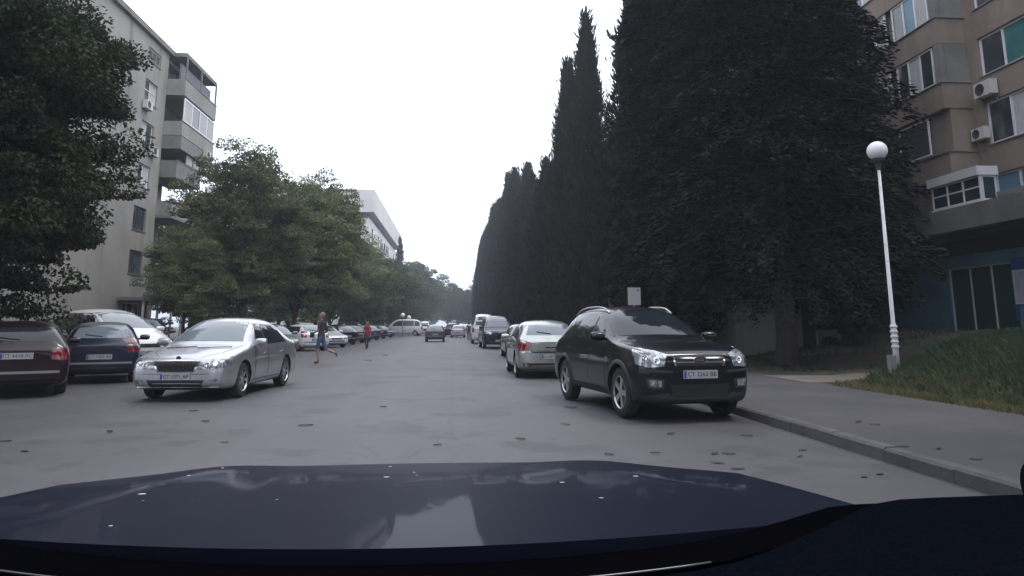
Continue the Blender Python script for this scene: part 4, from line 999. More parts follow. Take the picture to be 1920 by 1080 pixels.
# ground floor shop front
b = MB(); b.box(XF + .1, 8, .6, XF + .4, 22.55, 3.95, ); b.box(XF + .1, 25.8, .6, XF + .4, 46, 3.95); b.box(XF + .1, 22.552, 3.5, XF + .4, 25.798, 3.95); b.box(XF + .1, 22.552, .6, XF + .4, 25.798, 1.1); b.build('shop_wall', TEAL, RB)
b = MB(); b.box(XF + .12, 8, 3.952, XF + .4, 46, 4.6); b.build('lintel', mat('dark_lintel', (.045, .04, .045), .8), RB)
window_x(RB, XF + .1, 22.56, 25.79, 1.1, 3.5, side=-1, panes=3, rec=.05, gl=mat('dark_teal_glass', (.02, .06, .06), .1, spec=.7), fr=METW, sill=False, name='shop_window', fw=.05)
b = MB(); b.box(XF + .04, 19.6, 3.15, XF + .098, 22.6, 3.62); b.build('blue_fascia', BLUEP, RB)
b = MB(); b.box(XF + .04, 22.5, 1.5, XF + .098, 22.62, 3.14); b.build('blue_fascia', BLUEP, RB)
at_root(RB)
PO = empty('poster_board', (XF + .02, 21.6, 2.1)); tag(PO, 'pale framed notice on the teal shop wall at the right edge', 'poster')
b = MB(); b.box(.0, -.9, 0, .018, .9, 1.05); b.build('sheet', mat('poster_paper', (.42, .43, .48), .6, noise=[(3, (.34, .36, .42), .45, .6), (9, (.24, .26, .32), .58, .7, (1, 1, 4))]), PO)
b = MB(); b.box(-.012, -.95, -.05, .018, .95, -.002); b.box(-.012, -.95, 1.052, .018, .95, 1.1); b.box(-.012, -.95, 0, .018, -.902, 1.05); b.box(-.012, .902, 0, .018, .95, 1.05); b.build('frame', METW, PO)
ac_unit(XN - .02, 23.9, 9.9, 180, 'air conditioner at the corner below the teal window, upper right block', 1.0)
ac_unit(XN - .02, 24.45, 8.35, 180, 'lower air conditioner beside the recess of the right block', .8)

# --- low kiosk under the conifers
KI = empty('kiosk', (12.3, 26.4, .3)); tag(KI, 'low beige kiosk with a narrow framed door in the shade of the conifers', 'kiosk')
b = MB(); b.box(-1.6, 0, -.3, 1.05, 2.6, 2.5); b.box(1.75, .0, -.3, 2.6, 2.6, 2.5); b.box(1.051, .0, 2.15, 1.749, 2.6, 2.5); b.box(1.051, .3, -.3, 1.749, 2.6, 2.148); b.build('wall', PLA, KI)
b = MB(); b.box(-1.8, -.25, 2.502, 2.8, 2.8, 2.66); b.build('roof', GREYC, KI)
b = MB(); b.box(1.06, .12, .1, 1.12, .2, 2.14); b.box(1.68, .12, .1, 1.74, .2, 2.14); b.box(1.121, .12, 2.08, 1.679, .2, 2.14); D_ = b.build('door', WFR, KI)
b = MB(); b.box(1.121, .15, .1, 1.679, .19, 2.079); b.build('door_leaf', DFR, D_)
b = MB(); b.box(.9, -.5, -.3, 1.9, -.002, .08); b.build('step', GREYC, KI)

# ------------------------------------------------------------ trees
def leafmesh(name, C, D, U, ln, wd, material, seed=0):
    """C centres, D long direction, U roughly sideways; one folded leaf or spray per point (2 quads as 2 tris each -> 1 quad)"""
    n = len(C); D = D / (np.linalg.norm(D, axis=1, keepdims=True) + 1e-9)
    S_ = np.cross(D, U); S_ /= (np.linalg.norm(S_, axis=1, keepdims=True) + 1e-9)
    ln = np.asarray(ln).reshape(-1, 1); wd = np.asarray(wd).reshape(-1, 1)
    P0 = C - D * ln * .5; P2 = C + D * ln * .5; P1 = C + S_ * wd * .5 + D * ln * .06; P3 = C - S_ * wd * .5 + D * ln * .06
    V = np.stack([P0, P1, P2, P3], 1).reshape(-1, 3).astype(np.float32)
    me = bpy.data.meshes.new(name); me.vertices.add(4 * n); me.vertices.foreach_set('co', V.ravel())
    me.loops.add(4 * n); me.loops.foreach_set('vertex_index', np.arange(4 * n, dtype=np.int32))
    me.polygons.add(n); me.polygons.foreach_set('loop_start', np.arange(0, 4 * n, 4, dtype=np.int32)); me.polygons.foreach_set('loop_total', np.full(n, 4, np.int32))
    me.update(calc_edges=True); me.materials.append(material); return me
def runit(rg, n):
    v = rg.normal(size=(n, 3)); return v / np.linalg.norm(v, axis=1, keepdims=True)

def broad_tree(name, H, cr, rad, trunk_r, seed, nclump=150, per=330, leaf=.17, material=LEAFB, squash=1.0):
    """returns (trunk mesh, crown mesh); cr = crown base height, rad = crown radius"""
    rg = np.random.default_rng(seed); rnd = random.Random(seed)
    cz = (H + cr) / 2; rz = (H - cr) / 2
    cl = []
    d = runit(rg, nclump * 3)
    ph = rg.uniform(0, 6.28, 4)
    k = 0
    while len(cl) < nclump:
        u = d[k % len(d)]; k += 1
        bulge = 1 + .18 * math.sin(3 * math.atan2(u[1], u[0]) + ph[0]) + .14 * math.sin(5 * u[2] * 2 + ph[1] + 2 * math.atan2(u[1], u[0]))
        r_ = (rnd.random() ** .35) * bulge * (.93 if rnd.random() > .12 else 1.12)
        p = np.array([u[0] * rad * r_, u[1] * rad * r_, cz + u[2] * rz * r_ * .95])
        if p[2] < cr - .4: continue
        cl.append(p)
    cl = np.array(cl); cs = rad * rg.uniform(.13, .27, nclump)
    idx = np.repeat(np.arange(nclump), per); n = len(idx)
    u = runit(rg, n); u[:, 2] = np.where(u[:, 2] < -.3, u[:, 2] * .4, u[:, 2]); rr = rg.uniform(.25, 1, n) ** .45
    C = cl[idx] + u * (cs[idx] * rr)[:, None] * np.array([1.15, 1.15, .75])
    outw = (cl[idx] - np.array([0, 0, cz])); outw /= np.linalg.norm(outw, axis=1, keepdims=True) + 1e-6
    D = u * .6 + outw * .5 + runit(rg, n) * .8; D[:, 2] -= .35
    U = runit(rg, n) * .9 + np.array([0, 0, 1.0]); U = np.cross(D, np.cross(U, D))
    cm = leafmesh('crown', C, D, U, leaf * rg.uniform(.7, 1.35, n), leaf * .62 * rg.uniform(.7, 1.3, n), material)
    t = MB(); top = Vector((rnd.uniform(-.3, .3), rnd.uniform(-.3, .3), cz + rz * .3))
    t.tube([(0, 0, -.3), (.03, 0, .3), (rnd.uniform(-.1, .1), rnd.uniform(-.1, .1), cr), top], [trunk_r * 1.35, trunk_r, trunk_r * .85, trunk_r * .25], 10)
    for q in range(16):
        c = Vector(cl[rnd.randrange(nclump)]); h = rnd.uniform(cr * .75, cz); s = Vector((0, 0, h))
        mid = s.lerp(c, .5) + Vector((0, 0, .3)); t.tube([s, mid, c], [trunk_r * .45, trunk_r * .22, .02], 6)
    return t.mesh('trunk', (BARK,), True), cm

def cypress_tree(H, rad, seed, n=26000, spray=.34, ragged=.2, base=.3, pw=.62):
    rg = np.random.default_rng(seed)
    t = rg.random(n) ** .85; z = base + (H - base) * t
    a = rg.uniform(0, 2 * math.pi, n)
    prof = np.minimum(1, (t * 7 + .35)) * (1 - t ** 2.4) ** pw
    ph = rg.uniform(0, 6.28, 6)
    lob = 1 + ragged * np.sin(3 * a + ph[0] + 6 * t) + ragged * .8 * np.sin(7 * a + ph[1] - 9 * t) + ragged * .7 * np.sin(25 * t + ph[2] + 2 * a)
    r_ = rad * prof * lob * rg.uniform(.55, 1.03, n) + .05
    C = np.stack([r_ * np.cos(a), r_ * np.sin(a), z], 1)
    D = np.stack([np.cos(a) * .45, np.sin(a) * .45, np.full(n, 1.0)], 1) + runit(rg, n) * .35
    U = np.stack([np.cos(a), np.sin(a), np.zeros(n)], 1) + runit(rg, n) * .5
    m = (rg.random(n) < .07); ln = spray * rg.uniform(.6, 1.4, n) * np.where(m, 1.9, 1)
    C[m] += np.stack([np.cos(a), np.sin(a), np.full(n, 1.2)], 1)[m] * rg.uniform(.05, .34, m.sum())[:, None]
    cm = leafmesh('crown', C, D, U, ln, spray * .36 * rg.uniform(.7, 1.4, n), CYP)
    b = MB(); b.tube([(0, 0, -.3), (0, 0, 1), (0, 0, H * .6), (0, 0, H * .93)], [.22, .19, .1, .02], 8)
    return b.mesh('trunk', (BARK,), True), cm

def conifer_tree(H, rad, seed, nb=330, per=250, base=1.6, spray=.30, pw=.8, droop=.35, trunk_r=.28, material=None):
    rg = np.random.default_rng(seed)
    t = rg.random(nb) ** .9; z0 = base + (H - base) * t; az = rg.uniform(0, 2 * math.pi, nb)
    Lb = rad * (1 - t) ** pw * np.minimum(1, .75 + 2 * t) * rg.uniform(.68, 1.12, nb) + .25
    idx = np.repeat(np.arange(nb), per); n = len(idx)
    s = rg.random(n) ** .65
    up = .25 - droop * s * s * 1.6
    rr = Lb[idx] * s
    C = np.stack([rr * np.cos(az[idx]), rr * np.sin(az[idx]), z0[idx] + Lb[idx] * up * .8], 1)
    wv = (.30 + .12 * Lb[idx]) * (1.05 - s * .75)
    side = np.stack([-np.sin(az[idx]), np.cos(az[idx]), np.zeros(n)], 1)
    C += side * (rg.normal(0, .55, n) * wv)[:, None]; C[:, 2] += -np.abs(rg.normal(0, .45, n)) * (.25 + .3 * (1 - s)) + rg.normal(0, .1, n)
    D = np.stack([np.cos(az[idx]), np.sin(az[idx]), np.full(n, -.35)], 1) + side * rg.normal(0, .6, n)[:, None] + runit(rg, n) * .35
    U = np.array([0, 0, 1.0]) + runit(rg, n) * .7
    cm = leafmesh('crown', C, D, U, spray * rg.uniform(.6, 1.4, n), spray * .34 * rg.uniform(.7, 1.4, n), material or CON)
    b = MB(); b.tube([(0, 0, -.4), (.02, 0, .8), (0, 0, H * .5), (0, 0, H * .97)], [trunk_r * 1.3, trunk_r, trunk_r * .55, .03], 10)
    rnd = random.Random(seed)
    for q in range(0, nb, 5):
        c = Vector((Lb[q] * .8 * math.cos(az[q]), Lb[q] * .8 * math.sin(az[q]), z0[q] + Lb[q] * .02)); b.tube([(0, 0, z0[q]), c], [.045, .012], 5)
    return b.mesh('trunk', (BARK,), True), cm

def plant_tree(name, ms, x, y, rz, label, group=None, s=(1, 1, 1), z=None, cat='tree'):
    r_ = empty(name, (x, y, gz(x, y) if z is None else z), rz); r_.scale = s; tag(r_, label, cat, group)
    link('trunk', ms[0], r_); link('crown', ms[1], r_); return r_

# near tree on the left, behind the parked cars
NT = broad_tree('near', 11.0, 1.25, 3.4, .2, 21, nclump=340, per=520, leaf=.125, material=LEAFD)
plant_tree('street_tree', NT, -11.2, 17.4, .4, 'large dark leafy tree overhanging the parked cars at the left edge', s=(.88, .88, 1))
NT2 = broad_tree('near', 9.5, 1.5, 3.6, .18, 22, nclump=190, per=300, leaf=.16, material=LEAFD)
plant_tree('street_tree', NT2, -15.2, 22.0, 1.2, 'dark leafy tree behind the large one at the left edge', s=(.85, .85, .95))
BT = [broad_tree('b', 12.0, 2.2, 4.2, .22, 31, nclump=230, per=360, leaf=.19, material=LEAFB2), broad_tree('b', 13.0, 2.4, 4.6, .24, 32, nclump=260, per=360, leaf=.175), broad_tree('b', 11.0, 2.0, 4.0, .2, 33, nclump=220, per=340, leaf=.17)]
plant_tree('street_tree', BT[2], -14.4, 39.5, .3, 'low leafy tree at the foot of the balconies of the left block', s=(.52, .52, .62))
plant_tree('street_tree', BT[1], -12.6, 43.5, 2.1, 'tallest leafy green tree of the left row, in front of the balconies', s=(.86, .86, .93))
plant_tree('street_tree', BT[0], -10.9, 49.5, 0.7, 'leafy green tree just right of the tallest one in the left row', s=(.9, .9, .98))
plant_tree('street_tree', BT[2], -10.9, 57.5, 4.0, 'rounded leafy tree directly left of the white office building', s=(.9, .9, 1.26))
plant_tree('street_tree', BT[0], -11.8, 67, 5.2, 'leafy tree under the parapet of the white office building', s=(.9, .9, .92))
plant_tree('street_tree', BT[1], -11.6, 79, .9, 'lower leafy tree below the middle of the white office building', s=(.9, .9, .82))
FT = [broad_tree('f', 12.5, 1.5, 5.0, .25, 41, nclump=200, per=200, leaf=.32, material=LEAFF), broad_tree('f', 11.5, 1.5, 5.2, .25, 42, nclump=200, per=200, leaf=.32, material=LEAFF)]
fl = ['first leafy tree past the end of the parked dark cars on the left', 'second leafy tree past the dark parked cars on the left', 'third leafy tree past the dark parked cars on the left', 'leafy tree above the crosswise white van', 'rounded leafy tree past the slim spruce', 'second rounded tree past the slim spruce', 'third rounded tree past the slim spruce', 'last and tallest rounded tree of the left row']
for i, (x, y, s) in enumerate(((-11.5, 92, .93), (-11, 104, .93), (-11.5, 118, .98), (-11, 134, 1.05), (-12, 152, 1.15), (-12, 172, 1.25), (-12, 196, 1.5), (-13, 222, 1.75))):
    plant_tree('street_tree', FT[i % 2], x, y, i * 1.3, fl[i], 'trees of the far left row', (s, s, s))
pl_ = ['left', 'middle', 'right', 'rightmost', 'second from left', 'leftmost', 'rear middle', 'outer right']
for i, (x, y, s) in enumerate(((-9, 250, 1.5), (-2, 262, 1.35), (6, 270, 1.3), (13, 262, 1.6), (-18, 255, 1.7), (-30, 262, 1.8), (2, 285, 1.4), (22, 275, 1.8))):
    plant_tree('park_tree', FT[(i + 1) % 2], x, y, i * 2.3, 'hazy tree closing the far end of the street, %s of the group' % pl_[i], 'trees closing the far end of the street', (s, s, s))
for i, (x, y, s) in enumerate(((-22, 62, 1.0), (-24, 75, 1.1), (-20, 88, 1.1), (-24, 100, 1.1), (-19, 112, 1.1))):
    plant_tree('garden_tree', FT[i % 2], x, y, i * 1.9, 'leafy garden tree mostly hidden behind the left row, %s' % ['nearest the beige block', 'second from the beige block', 'midway to the office building', 'close before the office building', 'touching the office building front'][i], 'trees behind the left row', (s, s, s * .85))
SP = conifer_tree(15, 2.4, 55, nb=150, per=110, base=1, spray=.4, pw=.85, trunk_r=.2)
plant_tree('spruce_tree', SP, -13.5, 176, 0, 'slim dark spruce standing against the sky past the white building', s=(1.1, 1.1, 1.55))
plant_tree('spruce_tree', SP, -15.0, 105, 0, 'small dark spruce in front of the white office building wall', s=(.9, .9, 1.05))

# right side: big conifers, then the cypress row
C1 = conifer_tree(19, 4.3, 61, nb=640, per=330, base=2.2, spray=.2, pw=.42, droop=.35, trunk_r=.3)
C2 = conifer_tree(20, 3.4, 62, nb=560, per=300, base=1.0, spray=.21, pw=.5, droop=.35, trunk_r=.28)
plant_tree('conifer_tree', C1, 9.9, 20.6, 0, 'huge dark conifer behind the black utility vehicle, nearest of the conifers')
plant_tree('conifer_tree', C2, 9.0, 27.0, 1.1, 'dark conifer with ragged left edge between the cypresses and the nearest conifer')
plant_tree('conifer_tree', C1, 15.0, 27.5, 2.2, 'dark conifer in front of the right apartment block', s=(.9, .9, .9))
plant_tree('conifer_tree', C2, 12.4, 34.5, 3.3, 'dark conifer hidden behind the two nearest ones', s=(1.1, 1.1, .85))
plant_tree('conifer_tree', C2, 17.2, 36.0, 4.4, 'dark conifer deep in the grove by the apartment block', s=(1.1, 1.1, .8))
CY = [cypress_tree(20, 1.75, 71, pw=.95), cypress_tree(19, 1.6, 72, pw=.6), cypress_tree(20.5, 1.9, 73, pw=.75), cypress_tree(20, 2.0, 74, pw=.5)]
plant_tree('cypress_tree', CY[0], 7.75, 39.6, .5, 'tallest cypress with a pointed tip against the sky', s=(.86, .86, 1.0))
plant_tree('cypress_tree', CY[1], 7.3, 43.6, 1.5, 'cypress just left of the tallest one, slightly lower', s=(.78, .78, .97))
plant_tree('cypress_tree', CY[3], 9.3, 33.0, 2.5, 'cypress hemmed in behind the ragged conifer', s=(1.1, 1.1, .9))
rnd = random.Random(5)
ORD = 'first second third fourth fifth sixth seventh eighth ninth tenth eleventh twelfth'.split()
hs = [.78, .66, .74, .68, .80, .74, .90, .84, .97, .92, 1.06, .95]
for i in range(38):
    y = 47.5 + i * 4.3 + rnd.uniform(-.5, .5); h = hs[i] if i < len(hs) else rnd.uniform(.90, 1.16)
    plant_tree('cypress_tree', CY[(i * 2 + i // 3) % 4], 7.4 + rnd.uniform(-.35, .35), y, rnd.uniform(0, 6), ('%s cypress of the row beyond the tallest pair on the right' % ORD[i]) if i < 12 else 'distant dark cypress in the long row receding down the right side', 'cypresses in the right row', (1.0, 1.0, h))
for i in range(14):
    y = 40 + i * 7 + rnd.uniform(-1, 1)
    plant_tree('conifer_tree', C2, 12.5 + rnd.uniform(-.8, .8), y, rnd.uniform(0, 6), 'dark conifer behind the cypress row', 'conifers behind the cypress row', (1.0, 1.0, rnd.uniform(.70, .86)))
# unseen trees added behind the camera to shade the near road
for i, (x, y) in enumerate(((-11.8, 6.5), (-11, -3), (-11.5, -13), (-11, -24), (12.8, 2.0), (11, -8), (11.5, -19), (11, -31))):
    plant_tree('street_tree', FT[i % 2], x, y, i * 1.7, 'leafy tree added behind the camera to shade the near road, outside the view', 'shading trees added behind the camera', (.95, .95, 1.1))
# shrubs
SH = broad_tree('s', 1.9, .1, 1.0, .05, 81, nclump=60, per=260, leaf=.09, material=LEAFD)
for (x, y, s, l) in ((6.05, 16.2, .5, 'dark shrub showing behind the far front corner of the black utility vehicle'), (14.2, 24.5, 1.3, 'dark shrub at the corner of the kiosk'), (11.0, 31.0, 1.5, 'shrub in the shade left of the kiosk')):
    plant_tree('shrub', SH, x, y, x, l, s=(s, s, s), cat='shrub')

# ------------------------------------------------------------ street furniture
LP = empty('street_lamp', (8.92, 13.8, gz(8.92, 13.8))); z0 = LP.location.z; tag(LP, 'white globe street lamp on a slim white post above the grass bank', 'street lamp')
T = 4.99 - z0
b = MB(); b.tube([(0, 0, -.2), (0, 0, .95), (0, 0, 1.0), (0, 0, T - .32)], [.062, .058, .042, .030], 12); b.build('post', METW, LP, True)
b = MB(); b.lathe([(.031, T - .42), (.05, T - .40), (.05, T - .30), (.10, T - .24), (.13, T - .20), (.13, T - .17), (.031, T - .17)], 20); b.build('collar', ACD, LP, True, 40)
b = MB(); b.lathe([(.205 * math.sin(R(a)), T - .205 * math.cos(R(a))) for a in range(20, 181, 8)], 32); b.build('globe', GLOBE, LP, True)
b = MB(); b.box(-.16, -.07, .0, -.045, .07, .36); b.build('junction_box', METG, LP)
for k in range(5): b = MB(); b.lathe([(.058, .5 + k * .1), (.075, .51 + k * .1), (.075, .54 + k * .1), (.058, .55 + k * .1)], 14); b.build('band', METW, LP, True)
for i, (px, py, pz_) in enumerate(((-6.2, 88, 2.6), (-6.0, 97, 2.45))):
    q = empty('street_lamp', (px, py, 0)); tag(q, ['tiny white globe lamp far down the left side, higher of the two', 'tiny white globe lamp far down the left side, lower of the two'][i], 'street lamp')
    b = MB(); b.tube([(0, 0, 0), (0, 0, pz_ - .2)], .05, 8); b.build('post', METG, q)
    b = MB(); b.lathe([(.28 * math.sin(R(a)), pz_ - .28 * math.cos(R(a))) for a in range(10, 181, 17)], 14); b.build('globe', GLOBE, q, True)
SG = empty('road_sign', (3.98, 15.6, 0), R(4)); SG.location = (4.66, 18.0, .12); tag(SG, 'grey back of a rectangular sign on a post behind the black utility vehicle', 'road sign')
b = MB(); b.box(-.17, -.012, 1.74, .17, .012, 2.19); b.build('plate', SIGNM, SG)
b = MB(); b.tube([(0, .045, -.1), (0, .045, 2.16)], .03, 8); b.build('post', METG, SG, True)
b = MB(); b.tube([(.10, -.018, 2.12), (.10, -.0125, 2.12)], .028, 8); b.build('bolt', ACD, SG)

# litter by the path, and windscreen specks built as leaves on the ground
b = MB(); b.box(-.22, -.1, 0, .22, .1, .03); b.box(-.1, -.14, .03, .2, .12, .05); o = b.build('litter', mat('litter_paper', (.45, .42, .38), .8), None, loc=(6.3, 16.4, .13)); tag(o, 'pale scraps of cardboard on the pavement past the black vehicle', 'litter')
SPECKM = mat('screen_speck', (.022, .018, .016), .8); rnd = random.Random(9)  # leaf shapes standing in for specks on the windscreen
lm = []
for k in range(3):
    v = []; f = []; n = 5
    for i in range(n + 1):
        t = i / n; w_ = .028 * math.sin(math.pi * min(.97, max(.03, t))) + .002
        v += [(t * .15 - .075, -w_, .012 + .02 * abs(t - .4) * (k + 1) * .6), (t * .15 - .075, 0, .004 + .004 * k), (t * .15 - .075, w_, .012 + .012 * k)]
    for i in range(n): a = 3 * i; f += [(a, a + 1, a + 4, a + 3), (a + 1, a + 2, a + 5, a + 4)]
    lm.append(pydata('screen_speck', v, f, True, (SPECKM,)))
spots = [(-1.96, 10.02, 1.4), (-3.46, 10.57, 1.2), (-4.32, 9.64, 1.1), (-4.06, 11.81, 1), (-1.14, 12.16, 1), (-0.16, 8.29, 0.8), (0.81, 8.62, 1), (1.94, 11.82, 1.5), (2.76, 7.52, 0.9), (2.9, 7.5, 1), (2.6, 7.03, 1), (2.69, 6.74, 1), (1.64, 7.55, 0.8), (2.14, 7.6, 0.8), (2.71, 8.88, 1), (3.6, 8.68, 1), (3.79, 7.66, 0.9), (3.58, 7.3, 0.7), (5.14, 8.85, 1.2), (5.2, 8.6, 0.9), (4.53, 7.06, 1), (3.67, 6.3, 0.8), (3.88, 6.4, 0.9), (1.54, 9.84, 1), (4.78, 6.35, 0.9), (4.82, 6.91, 0.9), (-3.29, 28.34, 2.6), (-3.06, 32.8, 2.0), (-2.62, 8.71, 0.8), (-4.57, 8.28, 1), (-5.2, 9.0, 1.2)]

for (x, y, k) in spots:
    o = link('screen_speck', lm[rnd.randrange(3)], None, (x, y, (.129 if x > 4.46 else .004))); o.rotation_euler.z = rnd.uniform(-.7, .7); o.scale = (k * .9, k * .8, k * .5)
    tag(o, 'dark windscreen speck built as a curled leaf on the grey pavement' if x > 4.46 else 'dark windscreen speck built as a curled leaf on the asphalt', 'leaf', 'windscreen specks laid on the pavement' if x > 4.46 else 'windscreen specks laid on the road')

# ------------------------------------------------------------ people
def person(name, pts, edges, mats_fn, mats, loc, deg, label, hair=None, root=0, scale=1.0, kids=()):
    names = list(pts); ix = {k: i for i, k in enumerate(names)}
    me = bpy.data.meshes.new(name); me.from_pydata([pts[k][:3] for k in names], [(ix[a], ix[b]) for a, b in edges], []); me.update()
    o = bpy.data.objects.new('tmp', me); COL.objects.link(o)
    md = o.modifiers.new('k', 'SKIN'); md.use_smooth_shade = True
    sk = me.skin_vertices[0].data
    for i, k in enumerate(names): r_ = pts[k][3:]; sk[i].radius = (r_[0], r_[-1]); sk[i].use_root = (i == root)
    s = o.modifiers.new('s', 'SUBSURF'); s.levels = s.render_levels = 2
    dg = bpy.context.evaluated_depsgraph_get(); dg.update()
    res = bpy.data.meshes.new_from_object(o.evaluated_get(dg)); bpy.data.objects.remove(o)
    res.materials.clear(); res.name = name
    for m_ in mats: res.materials.append(m_)
    res.polygons.foreach_set('material_index', [mats_fn(p.center) for p in res.polygons]); res.polygons.foreach_set('use_smooth', [True] * len(res.polygons))
    r_ = link(name, res, None, loc); r_.rotation_euler.z = R(deg); r_.scale = (scale,) * 3; tag(r_, label, 'person')
    return r_
SKIN = mat('skin', (.30, .17, .12), .55); DTOP = mat('dark_shirt', (.028, .024, .034), .85, bump=.2, bscale=30); DENIM = mat('denim', (.05, .09, .16), .85, bump=.2, bscale=60)
HAIR = mat('hair', (.03, .024, .02), .6); GHAIR = mat('grey_hair', (.16, .15, .15), .7); REDC = mat('red_coat', (.24, .018, .035), .8, bump=.2, bscale=30); TROU = mat('dark_trousers', (.02, .018, .028), .85); SHOE = mat('shoe', (.03, .03, .03), .6)
def hands(pts, edges, w, side, d, nm):
    """palm and five fingers from wrist w towards d"""
    w = Vector(pts[w][:3]); d = Vector(d).normalized(); s = d.cross(Vector((0, 0, 1))); s = s.normalized() if s.length > .2 else Vector((0, 1, 0)); n = s.cross(d)
    p = w + d * .075; pts[nm + 'palm'] = (*p, .030, .016); edges.append((nm[:-1] + 'w', nm + 'palm'))
    for i, (o_, L_) in enumerate(((-.026, .065), (-.009, .075), (.009, .072), (.025, .055))):
        a = p + s * o_ + d * .035; b_ = a + d * L_ * .5 + n * .004; c = b_ + d * L_ * .4 - n * .02
        pts[nm + 'a%d' % i] = (*a, .0085); pts[nm + 'b%d' % i] = (*b_, .008); pts[nm + 'c%d' % i] = (*c, .0065)
        edges += [(nm + 'palm', nm + 'a%d' % i), (nm + 'a%d' % i, nm + 'b%d' % i), (nm + 'b%d' % i, nm + 'c%d' % i)]
    a = w + d * .035 + s * .03 * side; b_ = a + d * .035 + s * .022 * side
    pts[nm + 't0'] = (*a, .010); pts[nm + 't1'] = (*b_, .0085); edges += [(nm[:-1] + 'w', nm + 't0'), (nm + 't0', nm + 't1')]
def figure(kind):
    P_ = dict(pel=(0, 0, .98, .15, .12), wai=(.01, 0, 1.12, .135, .105), che=(.02, 0, 1.32, .165, .12), nb=(.01, 0, 1.47, .10, .08), nk=(.015, 0, 1.53, .055, .055), hd0=(.03, 0, 1.60, .07, .062), hd1=(.025, 0, 1.68, .098, .078), hd2=(.015, 0, 1.76, .085, .072), hd3=(.01, 0, 1.81, .04, .04),
              nose=(.128, 0, 1.655, .012, .012), ear_r=(.015, -.088, 1.66, .012, .02), ear_l=(.015, .088, 1.66, .012, .02))
    E_ = [('pel', 'wai'), ('wai', 'che'), ('che', 'nb'), ('nb', 'nk'), ('nk', 'hd0'), ('hd0', 'hd1'), ('hd1', 'hd2'), ('hd2', 'hd3'), ('hd1', 'nose'), ('hd1', 'ear_r'), ('hd1', 'ear_l')]
    if kind == 'run':
        legs = dict(lh=(0, .10, .93, .10), lk=(.10, .11, .53, .062), la=(.03, .11, .10, .042), lf=(.06, .11, .045, .045, .035), lt=(.20, .12, .03, .032, .022),
                    rh=(0, -.10, .93, .10), rk=(-.12, -.11, .52, .062), ra=(-.46, -.10, .38, .042), rf=(-.54, -.10, .37, .035, .045), rt=(-.56, -.10, .24, .022, .032))
        arms = dict(ls=(.01, .20, 1.43, .058), le=(.02, .27, 1.15, .042), lw=(.24, .20, 1.08, .028), rs=(.01, -.20, 1.43, .058), re=(-.14, -.28, 1.17, .042), rw=(.08, -.24, 1.02, .028))
        dl, dr = (.8, -.3, .25), (.9, .2, .1)
    else:
        legs = dict(lh=(0, .09, .93, .10), lk=(.06, .10, .52, .062), la=(.10, .10, .10, .042), lf=(.12, .10, .045, .045, .035), lt=(.25, .11, .03, .032, .022),
                    rh=(0, -.09, .93, .10), rk=(.02, -.10, .52, .062), ra=(-.12, -.10, .11, .042), rf=(-.12, -.10, .05, .045, .035), rt=(0, -.11, .03, .032, .022))
        arms = dict(ls=(.0, .19, 1.42, .058), le=(-.03, .25, 1.15, .042), lw=(.04, .25, .92, .028), rs=(.0, -.19, 1.42, .058), re=(.02, -.25, 1.15, .042), rw=(.12, -.22, .94, .028))
        dl, dr = (.2, 0, -1), (.5, .1, -.9)
    P_.update(legs); P_.update(arms)
    E_ += [('pel', 'lh'), ('lh', 'lk'), ('lk', 'la'), ('la', 'lf'), ('lf', 'lt'), ('pel', 'rh'), ('rh', 'rk'), ('rk', 'ra'), ('ra', 'rf'), ('rf', 'rt'), ('nb', 'ls'), ('ls', 'le'), ('le', 'lw'), ('nb', 'rs'), ('rs', 're'), ('re', 'rw')]
    hands(P_, E_, 'lw', -1, dl, 'l_'); hands(P_, E_, 'rw', 1, dr, 'r_')
    E_ = [((a if a != 'l_w' else 'lw') if a != 'r_w' else 'rw', b_) for a, b_ in E_]
    return P_, E_
def runner_m(c):
    if c.z > 1.53: return 0
    if c.z > .98 and (abs(c.y) < .25 or c.z > 1.22) and not (c.x > .10 and c.z < 1.16 and abs(c.y) > .12): return 1
    if c.z > .50 and abs(c.y) < .26 and c.x > -.26: return 2
    if c.z < .09 or c.x < -.50: return 3
    return 0
P_, E_ = figure('run')
rp = person('person', P_, E_, runner_m, (SKIN, DTOP, DENIM, SHOE), (-4.75, 26.3, .0), 168, 'man in dark top and knee length denim shorts hurrying across the road', scale=1.0)
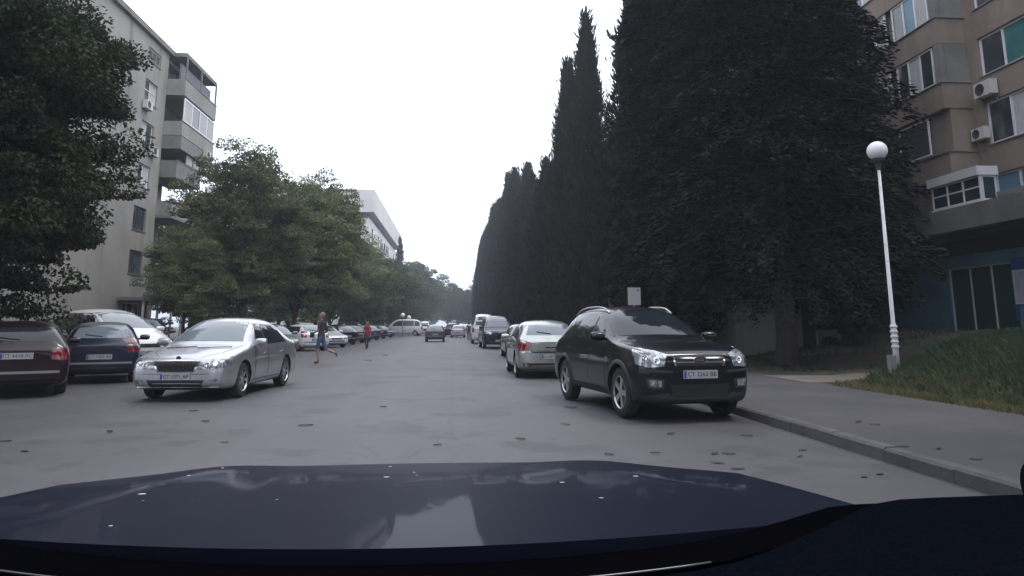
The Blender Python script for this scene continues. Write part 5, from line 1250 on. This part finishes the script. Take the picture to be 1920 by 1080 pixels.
def hairdo(parent, material, long=False):
    b = MB(); b.lathe([(.104 * math.sin(R(a)), 1.715 - .112 * math.cos(R(a))) for a in range(78 if not long else 50, 181, 12)], 16, 0, Matrix.Translation((-.008, 0, 0)) @ Matrix.Diagonal((1.0, .86, 1, 1)) @ Matrix.Translation((0, 0, 1.715)) @ Matrix.Rotation(R(-18), 4, 'Y') @ Matrix.Translation((0, 0, -1.715)))
    b.build('hair', material, parent, True)
hairdo(rp, GHAIR)
for sy in (-1, 1):
    b = MB(); b.lathe([(0, -.008), (.007, -.004), (.008, 0), (.006, .005), (0, .007)], 8, 0, Matrix.Translation((.105, sy * .032, 1.69))); b.build('eye', SHOE, rp, True)
bg_ = empty('bag', (-4.75 - .36, 26.3 + .18, .93)); tag(bg_, 'small dark bag carried by the man crossing the road', 'bag')
b = MB(); b.box(-.06, -.11, -.02, .06, .11, .16); b.build('pouch', DTOP, bg_); b = MB(); b.tube([(0, -.07, .16), (0, -.05, .22), (0, .05, .22), (0, .07, .16)], .008, 6); b.build('strap', DTOP, bg_)
def red_m(c):
    if c.z > 1.52: return 0
    if c.z > .78 and not (c.z < 1.02 and abs(c.y) > .2): return 1
    if c.z > .09: return (2 if abs(c.y) < .2 else 0)
    return 3
P_, E_ = figure('walk')
rp = person('person', P_, E_, red_m, (SKIN, REDC, TROU, SHOE), (-5.05, 42.6, 0), 250, 'person in a red jacket and dark trousers walking beside the parked cars', scale=.88); hairdo(rp, HAIR, True)
rp = person('person', P_, E_, red_m, (SKIN, DTOP, TROU, SHOE), (1.45, 66, 0), 80, 'far figure in dark clothes beside the white panel van', scale=.95); hairdo(rp, HAIR)

# ------------------------------------------------------------ haze
HZ = mat('haze_air', (0, 0, 0)); N = HZ.node_tree.nodes; N.clear()
pv = N.new('ShaderNodeVolumePrincipled'); pv.inputs['Color'].default_value = (.82, .88, 1.0, 1); pv.inputs['Density'].default_value = .0011; pv.inputs['Anisotropy'].default_value = .2
om = N.new('ShaderNodeOutputMaterial'); HZ.node_tree.links.new(pv.outputs[0], om.inputs['Volume'])
if HAZE:
    b = MB(); b.box(-1000, -320, -1.5, 1000, 1600, 45); tag(b.build('haze', HZ), 'thin pale haze filling the street', None, None, 'stuff')
